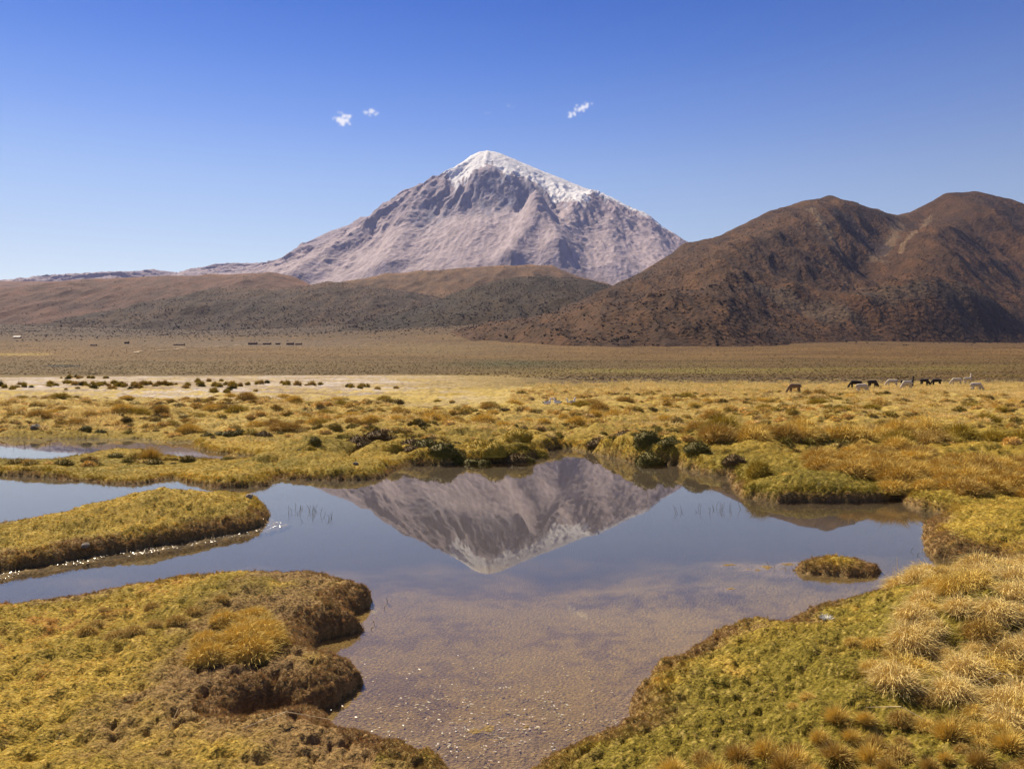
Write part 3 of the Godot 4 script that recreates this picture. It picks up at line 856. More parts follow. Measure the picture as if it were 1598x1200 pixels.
func build_cover() -> void:
	# moss and short turf
	var pm := plant_mat(Color.WHITE, 0.6)
	rng.seed = 101
	var meshes: Array[ArrayMesh] = [rosette(1, 15, 0.9, 0.075), rosette(2, 17, 0.7, 0.08), rosette(3, 14, 1.3, 0.065)]
	var xfs: Array = [[], [], []]
	var cs: Array = [PackedColorArray(), PackedColorArray(), PackedColorArray()]
	var N := 720000
	rng.seed = 102
	for k in N:
		var r := 2.2 * pow(46.0 / 2.2, pow(rng.randf(), 0.92))
		var a := rng.randf_range(-0.72, 0.72)
		var x := r * sin(a)
		var d := r * cos(a)
		var s := shore(x, d)
		if s < 0.01: continue
		var h := ground_h(x, d)
		if h < 0.015: continue
		var q := maxf(r, 4.5) * 0.0013 * rng.randf_range(0.5, 1.7)
		var hh := 0.62 - 0.2 * ss(15.0, 30.0, d)
		if s < 0.4 and r < 16.0: hh = 1.05
		var c := ground_c(x, d, s, h)
		c = jitter(c * 1.2, 0.48)
		var v := rng.randi() % 3
		var b := Basis(Vector3.UP, rng.randf() * TAU) * Basis(Vector3(1, 0, 0), rng.randf_range(-0.4, 0.4))
		xfs[v].append(Transform3D(b.scaled(Vector3(q, q * hh, q)), Vector3(x, h, -d)))
		cs[v].append(c)
	# ragged dead growth on the faces of the banks, where they drop to the water
	rng.seed = 107
	for k in 400000:
		var r := 5.0 * pow(31.0 / 5.0, rng.randf())
		var a := rng.randf_range(-0.66, 0.66)
		var x := r * sin(a)
		var d := r * cos(a)
		var s := shore(x, d)
		if s < -0.02 or s > 0.34: continue
		var h := ground_h(x, d)
		var q := r * 0.0019 * rng.randf_range(0.6, 1.5)
		var c := jitter(ground_c(x, d, maxf(s, 0.01), h) * 1.1, 0.4)
		var v := rng.randi() % 3
		var b := Basis(Vector3.UP, rng.randf() * TAU) * Basis(Vector3(1, 0, 0), rng.randf_range(-0.9, 0.9))
		xfs[v].append(Transform3D(b.scaled(Vector3(q, q * 1.1, q)), Vector3(x, maxf(h, 0.0) + rng.randf_range(-0.2, 0.4) * q, -d)))
		cs[v].append(c)
	for v in 3:
		var t: Array[Transform3D] = []
		t.assign(xfs[v])
		scatter("moss_cover", "short green and ochre moss clothing the banks of the pond", meshes[v], pm, t, cs[v])
	# loose straw grass in the field beyond the pond
	var gm := plant_mat(Color.WHITE, 0.8)
	var gmesh: Array[ArrayMesh] = []
	for v in 3:
		gmesh.append(blades(40 + v, 22, 0.5, 1.0, 0.035, 0.35, 0.45, Color(0.85, 0.8, 0.7), Color(1.05, 1.05, 1.05), 0.3))
	xfs = [[], [], []]
	cs = [PackedColorArray(), PackedColorArray(), PackedColorArray()]
	rng.seed = 103
	for k in 175000:
		var r := 25.0 * pow(155.0 / 25.0, pow(rng.randf(), 0.8))
		var a := rng.randf_range(-0.66, 0.66)
		var x := r * sin(a)
		var d := r * cos(a)
		var u := x / d
		if d < 26.0 or d > 150.0: continue
		var s := shore(x, d)
		if d < 62.0 and s < 0.6: continue
		var bg := n_big.get_noise_2d(x, d * 1.6)
		var md := n_mid.get_noise_2d(x * 0.5, d * 0.5)
		var p := ss(24.0, 48.0, d) * (0.5 + 0.9 * bg + 0.5 * md)
		if u < 0.0: p *= 1.0 - ss(54.0, 62.0, d + 6.0 * bg + 10.0 * (u + 0.45))
		elif u < 0.13: p *= lerpf(1.0 - ss(66.0, 80.0, d), 1.0, u / 0.13)
		p *= 0.25 + 1.1 * ss(0.2, 0.75, dome(n_dome.get_noise_2d(x * 0.8, d * 0.8), 0.85))
		if d > 42.0 and d < 54.0 and absf(x) < 7.0: continue
		if u > 0.12: p += 0.45 * ss(60.0, 75.0, d)
		p *= 1.0 - 0.88 * ss(94.0, 112.0, d + 6.0 * md + 9.0 * n_big.get_noise_2d(x * 0.5, d * 0.3)) - 0.12 * ss(115.0, 150.0, d)
		if rng.randf() > p: continue
		var h := ground_h(x, d)
		var q := rng.randf_range(0.13, 0.32) * (0.65 + 0.5 * ss(45.0, 80.0, d)) * (1.0 + 0.8 * ss(0.1, 0.5, bg))
		var c := Color(0.74, 0.59, 0.27).lerp(Color(0.64, 0.47, 0.16), rng.randf() * 0.7)
		if bg < -0.1: c = c.lerp(Color(0.30, 0.22, 0.05), 0.5)
		var v := rng.randi() % 3
		xfs[v].append(Transform3D(Basis(Vector3.UP, rng.randf() * TAU).scaled(Vector3(q, q * rng.randf_range(0.6, 1.15), q)), Vector3(x, h - 0.03, -d)))
		cs[v].append(jitter(c, 0.22))
	for v in 3:
		var t: Array[Transform3D] = []
		t.assign(xfs[v])
		scatter("straw_grass", "dry straw yellow grass filling the field beyond the pond", gmesh[v], gm, t, cs[v])
	# rounded straw mounds too many and too small to tell apart
	var balls: Array[ArrayMesh] = [ball(250, 420, 0.8, 0.32, 0.03, 0.5, 0.4, Color(0.8, 0.74, 0.62), Color(1.08, 1.06, 1.0)), ball(251, 420, 0.72, 0.42, 0.03, 0.6, 0.45, Color(0.8, 0.74, 0.62), Color(1.08, 1.06, 1.0))]
	xfs = [[], []]
	cs = [PackedColorArray(), PackedColorArray()]
	rng.seed = 108
	for k in 9000:
		var r := 24.0 * pow(78.0 / 24.0, pow(rng.randf(), 0.8))
		var a := rng.randf_range(-0.66, 0.66)
		var x := r * sin(a)
		var d := r * cos(a)
		var u := x / d
		var s := shore(x, d)
		if s < 0.45 or (d > 44.0 and d < 54.0 and absf(x) < 7.0): continue
		var bg := n_big.get_noise_2d(x * 1.4, d * 2.0)
		var p := 0.30 + 0.9 * bg
		if u < 0.0: p *= 1.0 - ss(54.0, 62.0, d + 10.0 * (u + 0.45))
		if rng.randf() > p: continue
		var q := rng.randf_range(0.14, 0.42) * lerpf(0.7, 1.15, ss(26.0, 50.0, d))
		var c := Color(0.62, 0.45, 0.14)
		var pick := rng.randf()
		if pick < 0.25: c = Color(0.42, 0.31, 0.07)
		elif pick < 0.45: c = Color(0.70, 0.55, 0.24)
		elif pick < 0.55: c = Color(0.20, 0.15, 0.045)
		if d < 32.0 and rng.randf() < 0.5: c = Color(0.26, 0.21, 0.045)
		var v := rng.randi() % 2
		xfs[v].append(Transform3D(Basis(Vector3.UP, rng.randf() * TAU).scaled(Vector3(q, q * rng.randf_range(0.5, 0.85), q)), Vector3(x, ground_h(x, d) - 0.12 * q, -d)))
		cs[v].append(jitter(c, 0.2))
	var bmat := plant_mat(Color.WHITE, 0.28)
	for v in 2:
		var t: Array[Transform3D] = []
		t.assign(xfs[v])
		scatter("straw_hummocks", "countless small straw covered hummocks between the pond and the plain", balls[v], bmat, t, cs[v])
	# low scrub on the plain and on the hills
	var bm := plant_mat(Color.WHITE, 0.2)
	var bush: Array[ArrayMesh] = [rosette(61, 16, 0.9, 0.3), rosette(62, 14, 0.7, 0.34)]
	var tx: Array[Transform3D] = []
	var tc := PackedColorArray()
	rng.seed = 104
	for k in 90000:
		var r := 100.0 * pow(2100.0 / 100.0, pow(rng.randf(), 0.85))
		var a := rng.randf_range(-0.62, 0.62)
		var x := r * sin(a)
		var d := r * cos(a)
		var u := x / d
		if d < lerpf(196.0, 120.0, ss(-0.1, 0.1, u)): continue
		var q2 := n_mid.get_noise_2d(x * 0.05, d * 0.12)
		if rng.randf() > 0.6 + 0.7 * q2: continue
		var q := rng.randf_range(0.09, 0.25) * (0.6 + r / 560.0)
		q = minf(q, 0.75)
		var c := ground_c(x, d, 6.0, 0.0).lerp(Color(0.105, 0.060, 0.018), rng.randf_range(0.0, 0.75))
		if rng.randf() < 0.24: c = Color(0.33, 0.22, 0.075)
		tx.append(Transform3D(Basis(Vector3.UP, rng.randf() * TAU).scaled(Vector3(q, q * 0.8, q)), Vector3(x, ground_h(x, d) + 0.1 * q, -d)))
		tc.append(jitter(c, 0.3))
	scatter("plain_scrub", "low brown scrub dotted over the wide plain", bush[0], bm, tx, tc)
	tx = []
	tc = PackedColorArray()
	var singles: Array = []
	rng.seed = 105
	for key in hills:
		var hl: Dictionary = hills[key]
		if hl.kind == "snow" or hl.ridge[3].z > 5000.0: continue
		var cnt := 34000 if hl.kind == "brown" else (5000 if hl.seed == 12.0 or hl.seed == 7.0 else 16000)
		for k in cnt:
			var X := rng.randf_range(hl.ridge[0].x, hl.ridge[-1].x)
			var rd := ridge_at(hl.ridge, X)
			var t := 1.0 - pow(rng.randf(), 1.3) * 0.95
			var D: float = rd.y - t * hl.front
			if absf(X) > D * 0.66: continue
			var hh := hill_h(hl, X, D, rd)
			if hh < ground_h(X, D) + 0.5: continue
			var cl := n_mid.get_noise_2d(X * 0.016, D * 0.016)
			if rng.randf() > 0.45 + 0.9 * cl: continue
			var q := rng.randf_range(1.1, 2.6) * (0.8 if t < 0.6 else 1.0)
			var c := Color(0.034, 0.026, 0.012) if rng.randf() < 0.72 else Color(0.17, 0.12, 0.06)
			tx.append(Transform3D(Basis(Vector3.UP, rng.randf() * TAU).scaled(Vector3(q, q * 1.1, q)), Vector3(X, hh + 0.4, -D)))
			tc.append(jitter(c, 0.3))
	for k in 16000:
		var D := rng.randf_range(1150.0, 2300.0)
		var X := D * rng.randf_range(-0.62, 0.62)
		var cl := n_mid.get_noise_2d(X * 0.012, D * 0.006)
		if rng.randf() > ss(1150.0, 2100.0, D + 300.0 * cl + 350.0 * exp(-pow((X / D - 0.12) / 0.2, 2.0))): continue
		var q := rng.randf_range(0.8, 2.0)
		tx.append(Transform3D(Basis(Vector3.UP, rng.randf() * TAU).scaled(Vector3(q, q * 0.9, q)), Vector3(X, ground_h(X, D) + 0.3, -D)))
		tc.append(jitter(Color(0.036, 0.026, 0.011), 0.3))
	scatter("hill_scrub", "dark scrub speckling the slopes of the brown hills", bush[1], bm, tx, tc)


# ------------------------------------------------------------------ tussocks, each a plant of its own
func ball(sd: int, n: int, inner: float, length: float, width: float, droop: float, mess: float, base: Color, tip: Color) -> ArrayMesh:
	rng.seed = sd
	var lump := fnl(FastNoiseLite.TYPE_SIMPLEX_SMOOTH, 1.6, sd, 2)
	var st := SurfaceTool.new()
	st.begin(Mesh.PRIMITIVE_TRIANGLES)
	var rows := 7
	var cols := 14
	var pt := func(i: int, j: int) -> Vector3:
		var e := -0.12 + (PI / 2 + 0.12) * j / rows
		var a := TAU * (i % cols) / cols
		var u := Vector3(cos(a) * cos(e), sin(e), sin(a) * cos(e))
		return u * inner * (0.94 + 0.22 * lump.get_noise_3dv(u))
	for j in rows:
		for i in cols:
			st.set_color(base)
			for v in [pt.call(i, j), pt.call(i + 1, j + 1), pt.call(i + 1, j), pt.call(i, j), pt.call(i, j + 1), pt.call(i + 1, j + 1)]: st.add_vertex(v)
	for k in n:
		var y := rng.randf_range(-0.05, 1.0)
		var a := rng.randf() * TAU
		var q := sqrt(1.0 - y * y)
		var u := Vector3(cos(a) * q, y, sin(a) * q)
		var p0 := u * inner * (0.92 + 0.22 * lump.get_noise_3dv(u))
		var l := length * rng.randf_range(0.5, 1.25) * (1.0 + 0.8 * lump.get_noise_3dv(u * 2.2))
		var rnd := Vector3(rng.randf_range(-1, 1), rng.randf_range(-1, 1), rng.randf_range(-1, 1)) * mess
		var d1 := (u * 0.8 + Vector3.UP * 0.45 + rnd).normalized()
		var d2 := (d1 + rnd * 0.8 + Vector3(u.x * 0.4, -droop, u.z * 0.4)).normalized()
		var p1 := p0 + d1 * l * 0.55
		var p2 := p1 + d2 * l * 0.55
		var side := d1.cross(Vector3(rng.randf_range(-1, 1), rng.randf_range(-1, 1), rng.randf_range(-1, 1))).normalized() * width
		var b := rng.randf_range(0.75, 1.2)
		var c0 := base * b
		var c1 := base.lerp(tip, 0.7) * b
		var c2 := tip * b
		for v in [[p0 - side, c0], [p1 - side * 0.7, c1], [p1 + side * 0.7, c1], [p0 - side, c0], [p1 + side * 0.7, c1], [p0 + side, c0], [p1 - side * 0.7, c1], [p2, c2], [p1 + side * 0.7, c1]]:
			st.set_color(v[1])
			st.add_vertex(v[0])
	st.generate_normals()
	return st.commit()

const ONES := ["", "first", "second", "third", "fourth", "fifth", "sixth", "seventh", "eighth", "ninth", "tenth", "eleventh", "twelfth", "thirteenth", "fourteenth", "fifteenth", "sixteenth", "seventeenth", "eighteenth", "nineteenth"]
const TENS := ["", "", "twenty", "thirty", "forty", "fifty", "sixty", "seventy", "eighty", "ninety"]
const TENTH := ["", "", "twentieth", "thirtieth", "fortieth", "fiftieth", "sixtieth", "seventieth", "eightieth", "ninetieth"]
func ordinal(n: int) -> String:
	if n < 20: return ONES[n]
	if n >= 100: return "hundred and " + ordinal(n - 100) if n > 100 else "hundredth"
	return TENTH[n / 10] if n % 10 == 0 else TENS[n / 10] + "-" + ONES[n % 10]

var forms := {}
var tints := {}
var zones := {}

func tuss(zone: String, x: float, d: float, r: float, h: float, form: String, tint: String, sink := 0.25) -> void:
	var fs: Array = forms[form]
	var o := MeshInstance3D.new()
	var called: String = {"ball": "grass_tussock", "straw": "grass_tussock", "moss": "moss_cushion", "shrub": "low_shrub", "spiky": "grass_tussock"}[form]
	if zone in ["field", "grass"]: called = "straw_tussock"  # the same grass tussocks, standing further off in the field
	o.name = numbered(called)
	o.mesh = fs[rng.randi() % fs.size()]
	o.material_override = tints[tint]
	add_child(o, true)
	o.position = Vector3(x, ground_h(x, d) - sink * h, -d)
	o.rotation.y = rng.randf() * TAU
	o.scale = Vector3(r, h, r)
	if not zones.has(zone): zones[zone] = []
	zones[zone].append([x / d, o, r, tint, called])

func label_zones(words: Dictionary) -> void:
	for z in zones:
		var a: Array = zones[z]
		a.sort_custom(func(p, q): return p[0] < q[0])
		var mean := 0.0
		for e in a: mean += e[2] / a.size()
		for k in a.size():
			var e: Array = a[k]
			var size: String = "small" if e[2] < mean * 0.85 else ("broad" if e[2] > mean * 1.15 else "middling")
			var what: String = {"grass_tussock": "tussock", "moss_cushion": "moss cushion", "low_shrub": "shrub", "straw_tussock": "straw mound"}[e[4]]
			tag(e[1], "%s %s %s %s, %s from the left" % [size, e[3], what, words[z][0], ordinal(k + 1)], what, words[z][1])

func in_poly(x: float, d: float, p: PackedVector2Array) -> bool:
	return Geometry2D.is_point_in_polygon(Vector2(x, d), p)

func build_tussocks() -> void:
	var w0 := Color(0.80, 0.74, 0.62)
	var w1 := Color(1.08, 1.06, 1.0)
	for k in 4:
		forms.get_or_add("ball", []).append(ball(200 + k, 1500, 0.74, 0.42, 0.012, 0.55, 0.38, w0, w1))
		forms.get_or_add("straw", []).append(ball(210 + k, 1300, 0.62, 0.62, 0.011, 0.95, 0.45, w0, w1))
		forms.get_or_add("spiky", []).append(ball(220 + k, 900, 0.5, 0.75, 0.016, 0.2, 0.3, w0, w1))
		forms.get_or_add("moss", []).append(ball(230 + k, 900, 0.9, 0.17, 0.022, 0.1, 0.4, w0 * 1.1, w1))
		forms.get_or_add("shrub", []).append(ball(240 + k, 420, 0.62, 0.45, 0.035, 0.1, 0.5, w0, w1))
	for q in [["pale straw", 0.76, 0.60, 0.25], ["golden", 0.70, 0.52, 0.14], ["rusty gold", 0.58, 0.41, 0.105], ["olive gold", 0.43, 0.33, 0.055], ["dark green", 0.13, 0.115, 0.026], ["dark brown", 0.14, 0.095, 0.04], ["ochre", 0.50, 0.35, 0.10]]:
		tints[q[0]] = plant_mat(Color(q[1], q[2], q[3]).linear_to_srgb(), 0.34 if q[1] > 0.2 else 0.2)
	rng.seed = 301
	# the cluster on the near bank with the hollow
	for q in [[-2.29, 7.13, 0.21], [-2.60, 7.00, 0.18], [-2.73, 7.77, 0.13], [-2.55, 8.07, 0.15], [-3.19, 7.77, 0.10], [-3.53, 7.30, 0.11], [-3.43, 7.39, 0.10], [-3.89, 7.48, 0.09], [-3.92, 7.71, 0.08], [-4.04, 8.07, 0.07], [-3.34, 7.63, 0.08], [-3.61, 8.18, 0.08], [-2.31, 7.57, 0.17], [-2.37, 6.97, 0.10], [-3.15, 8.07, 0.10], [-2.95, 8.29, 0.09], [-2.42, 7.35, 0.2], [-2.2, 7.4, 0.15], [-2.72, 7.25, 0.13], [-2.5, 7.7, 0.14], [-2.85, 8.0, 0.1]]:
		var big: bool = q[2] > 0.12
		var r: float = q[2] * (1.25 if big else 1.1)
		tuss("bank", q[0], q[1], r, r * rng.randf_range(0.7, 0.95), "ball" if big else "straw", "golden" if big else "ochre", 0.1)
	# matted straw on the near bank opposite
	var B := PackedVector2Array([Vector2(4.35, 9.3), Vector2(4.98, 9.5), Vector2(7.2, 10.2), Vector2(7.2, 5.6), Vector2(4.4, 5.9), Vector2(3.45, 5.62), Vector2(3.06, 5.75), Vector2(2.87, 6.1), Vector2(2.80, 6.54), Vector2(3.7, 7.5), Vector2(4.21, 8.01)])
	var spots: Array[Vector2] = []
	var tries := 0
	while spots.size() < 92 and tries < 6000:
		tries += 1
		var p := Vector2(rng.randf_range(2.7, 7.2), rng.randf_range(5.5, 10.2))
		if not in_poly(p.x, p.y, B) or p.x / p.y > 0.70: continue
		var ok := true
		for s in spots:
			if s.distance_to(p) < 0.185: ok = false
		if ok: spots.append(p)
	for p in spots:
		var r := rng.randf_range(0.10, 0.25)
		tuss("mat", p.x, p.y, r, r * rng.randf_range(0.75, 1.05), "straw", "pale straw" if rng.randf() < 0.62 else ("golden" if rng.randf() < 0.8 else "ochre"), 0.2)
	# small ones lower down and along the edge of the frame
	var C := PackedVector2Array([Vector2(1.83, 5.54), Vector2(2.28, 5.80), Vector2(2.93, 5.64), Vector2(3.7, 5.5), Vector2(3.3, 4.9), Vector2(1.4, 4.9), Vector2(0.9, 5.0), Vector2(1.2, 5.2)])
	spots = []
	tries = 0
	while spots.size() < 44 and tries < 4000:
		tries += 1
		var p := Vector2(rng.randf_range(0.9, 3.8), rng.randf_range(4.85, 5.8))
		if not in_poly(p.x, p.y, C): continue
		var ok := true
		for s in spots:
			if s.distance_to(p) < 0.15: ok = false
		if ok: spots.append(p)
	for p in spots:
		var r := rng.randf_range(0.06, 0.125)
		tuss("turf", p.x, p.y, r, r * rng.randf_range(0.8, 1.15), "spiky" if rng.randf() < 0.6 else "straw", "ochre" if rng.randf() < 0.5 else "golden", 0.15)
	for q in [[3.15, 7.10, 0.12], [2.21, 6.09, 0.07], [4.67, 9.65, 0.14], [4.81, 9.45, 0.19], [2.09, 6.04, 0.06], [3.0, 7.2, 0.08]]:
		tuss("edge", q[0], q[1], q[2], q[2] * 0.9, "straw", "golden", 0.15)
	# the rusty mat behind the broad lobe
	var Dp := PackedVector2Array([Vector2(7.1, 19.6), Vector2(8.2, 21.6), Vector2(9.4, 22.4), Vector2(11.2, 22.4), Vector2(11.6, 20.8), Vector2(14.2, 20.8), Vector2(11.6, 16.4), Vector2(10.2, 15.75), Vector2(8.9, 15.9), Vector2(7.9, 16.9), Vector2(7.84, 17.6), Vector2(7.1, 18.3)])
	spots = []
	tries = 0
	while spots.size() < 78 and tries < 6000:
		tries += 1
		var p := Vector2(rng.randf_range(7, 14), rng.randf_range(15.7, 22.4))
		if not in_poly(p.x, p.y, Dp) or p.x / p.y > 0.68: continue
		var ok := true
		for s in spots:
			if s.distance_to(p) < 0.52: ok = false
		if ok: spots.append(p)
	for p in spots:
		var r := rng.randf_range(0.32, 0.56)
		tuss("rust", p.x, p.y, r, r * rng.randf_range(0.62, 0.9), "ball", "rusty gold" if rng.randf() < 0.6 else ("golden" if rng.randf() < 0.6 else "ochre"), 0.25)
	for q in [[6.76, 26.6], [7.47, 26.2], [8.16, 25.2], [8.5, 25.0], [8.89, 25.6], [10.02, 26.2], [10.6, 26.2], [10.95, 26.0], [11.61, 25.0], [12.19, 25.2], [12.49, 24.6], [13.0, 25.2], [13.47, 25.6], [14.33, 26.6], [14.92, 26.2], [15.53, 26.2], [15.99, 25.8], [5.96, 24.6], [6.2, 27.7], [8.11, 26.6], [11.84, 26.6], [16.6, 26.4], [7.0, 24.3], [9.4, 26.8], [13.9, 27.4], [12.8, 27.3]]:
		var r := rng.randf_range(0.42, 0.82)
		tuss("row", q[0] + rng.randf_range(-0.2, 0.2), q[1], r, r * rng.randf_range(0.75, 1.0), "ball" if rng.randf() < 0.7 else "straw", "golden" if rng.randf() < 0.5 else ("ochre" if rng.randf() < 0.6 else "olive gold"), 0.15)
	tuss("strip", -10.26, 23.3, 0.34, 0.36, "spiky", "rusty gold", 0.1)
	tuss("lobe", 5.53, 18.3, 0.36, 0.40, "ball", "olive gold", 0.1)
	# dark cushions on the far bank, their shaded sides to the pond
	for q in [[-1.14, 23.0, .42], [-0.82, 22.9, .3], [-0.52, 23.5, .45], [0.02, 23.4, .5], [0.38, 23.6, .35], [-1.94, 23.2, .5], [-2.48, 23.9, .5], [-4.71, 25.3, .45], [-4.35, 24.4, .4], [-4.21, 25.9, .5], [-3.40, 23.5, .35], [-2.86, 23.4, .3], [-1.54, 23.2, .3], [3.86, 23.0, .5], [4.46, 23.3, .45], [3.55, 25.8, .4], [3.90, 23.8, .45], [-10.22, 29.6, .34], [-9.79, 29.5, .36], [-9.35, 29.4, .34], [-10.6, 29.8, .3], [-11.09, 30.0, .3], [-8.81, 29.2, .36], [-16.3, 31.4, .3], [-15.6, 31.2, .26], [-5.66, 22.9, .26], [-5.67, 23.7, .2], [-5.9, 23.1, .22], [0.75, 24.9, .4], [5.0, 22.2, .4], [5.6, 20.7, .35], [2.7, 26.2, .4], [-3.0, 24.6, .5], [-1.0, 24.9, .6], [0.2, 25.6, .5]]:
		tuss("dark", q[0], q[1], q[2], q[2] * rng.randf_range(0.7, 1.0), "moss", "dark green" if rng.randf() < 0.55 else ("dark brown" if rng.randf() < 0.6 else "olive gold"), 0.3)
	# tussocks through the straw field
	for q in [[-10.27, 33.1], [-9.63, 33.2], [-8.89, 31.8], [-8.82, 34.4], [-8.20, 34.1], [-7.80, 34.1], [-8.52, 31.8], [-7.95, 38.0], [-6.03, 32.4], [-5.53, 32.4], [-6.41, 33.1], [-4.75, 34.1], [-4.31, 34.8], [-3.39, 35.2], [-3.08, 36.3], [-2.41, 35.6], [-1.20, 35.2], [-0.85, 37.6], [-0.36, 33.1], [-2.55, 33.1], [-3.44, 31.8], [-2.03, 33.1], [-12.48, 31.8], [-14.23, 35.9], [-18.40, 34.8], [-19.04, 37.1], [-18.00, 38.0], [-17.26, 38.0], [-16.80, 39.3], [-15.64, 42.9], [-21.12, 36.7], [-1.46, 31.8], [0.56, 34.1], [1.31, 33.1], [2.27, 35.9], [2.60, 33.1], [3.87, 38.0], [4.50, 35.9], [5.94, 38.0], [6.74, 35.9], [9.5, 31.5], [11.5, 33.5], [14.5, 32.0], [16.8, 33.8], [18.5, 32.0], [12.8, 36.5], [8.4, 34.2], [20.4, 36.0], [17.0, 39.0], [22.6, 40.5]]:
		var r := rng.randf_range(0.32, 0.68)
		tuss("field", q[0], q[1], r, r * rng.randf_range(0.6, 0.9), "ball", "golden" if rng.randf() < 0.45 else ("ochre" if rng.randf() < 0.5 else "olive gold"), 0.2)
	rng.seed = 302
	for k in 70:
		var d := rng.randf_range(38.0, 62.0)
		var x := d * rng.randf_range(-0.62, 0.62)
		if shore(x, d) < 0.6: continue
		var r := rng.randf_range(0.35, 0.8)
		tuss("grass", x, d, r, r * rng.randf_range(0.5, 0.8), "ball", "golden" if rng.randf() < 0.4 else ("ochre" if rng.randf() < 0.5 else "olive gold"), 0.2)
	# shrubs standing on the salt flat
	for q in [[-80.4, 150.1], [-82.7, 156.7], [-75.2, 144.1], [-77.3, 150.1], [-73.3, 144.1], [-57.0, 106.0], [-53.2, 100.1], [-53.9, 102.9], [-50.3, 97.4], [-50.8, 100.1], [-51.5, 102.9], [-48.0, 97.4], [-48.6, 100.1], [-45.3, 94.8], [-45.7, 97.4], [-43.8, 94.8], [-45.4, 100.1], [-42.1, 94.8], [-43.5, 100.1], [-41.2, 97.4], [-41.3, 100.1], [-42.6, 81.9], [-40.6, 85.8], [-38.6, 83.8], [-32.7, 87.9], [-33.3, 92.4], [-34.4, 97.4], [-31.9, 92.4], [-31.6, 94.8], [-32.2, 100.1], [-24.0, 72.0], [-27.6, 78.3], [-32.6, 109.2], [-29.9, 102.9], [-29.6, 106.0], [-26.0, 97.4], [-24.3, 94.8], [-24.0, 97.4], [-42.6, 116.2], [-58.2, 94.8], [-52.9, 87.9], [-53.4, 90.1], [-49.4, 80.0], [-17.9, 92.4], [-15.6, 85.8], [-15.3, 90.1], [-13.0, 83.8], [-60.0, 108.0], [-47.0, 95.5], [-38.5, 96.0], [-36.0, 99.0], [-28.0, 99.0]]:
		for twin in (2 if rng.randf() < 0.85 else 1):
			var r2 := rng.randf_range(0.24, 0.52)
			tuss("salt", q[0] + rng.randf_range(-1.6, 1.6), q[1] + rng.randf_range(-2.5, 2.5), r2, r2 * rng.randf_range(1.0, 1.7), "shrub", "olive gold" if rng.randf() < 0.6 else ("ochre" if rng.randf() < 0.75 else "dark green"), 0.1)
		var r := rng.randf_range(0.36, 0.62)
		tuss("salt", q[0] + rng.randf_range(-1.5, 1.5), q[1] + rng.randf_range(-4, 4), r, r * rng.randf_range(0.9, 1.4), "shrub", "olive gold" if rng.randf() < 0.6 else ("ochre" if rng.randf() < 0.5 else "dark green"), 0.1)
	label_zones({
		"bank": ["on the near mossy bank with the hollow", "tussocks on the near mossy bank"],
		"mat": ["in the matted straw on the near bank", "tussocks of the straw mat"],
		"turf": ["on turf below the straw mat", "tussocks on the turf below the mat"],
		"edge": ["alone on green moss beside the mat", "lone tussocks beside the mat"],
		"rust": ["in the orange mat behind the moss lobe", "tussocks of the orange mat"],
		"row": ["in the row behind the orange mat", "tussocks in the row behind the mat"],
		"strip": ["alone on the narrow moss strip between ponds", "lone tussocks on moss"],
		"lobe": ["on the moss lobe over the pond", "lone tussocks on moss"],
		"dark": ["on the pond's far bank", "cushions on the far bank"],
		"field": ["in the field behind the pond", "tussocks in the field behind the pond"],
		"grass": ["out in the far straw field", "tussocks in the far straw field"],
		"salt": ["standing on the pale salt flat", "shrubs on the salt flat"],
	})

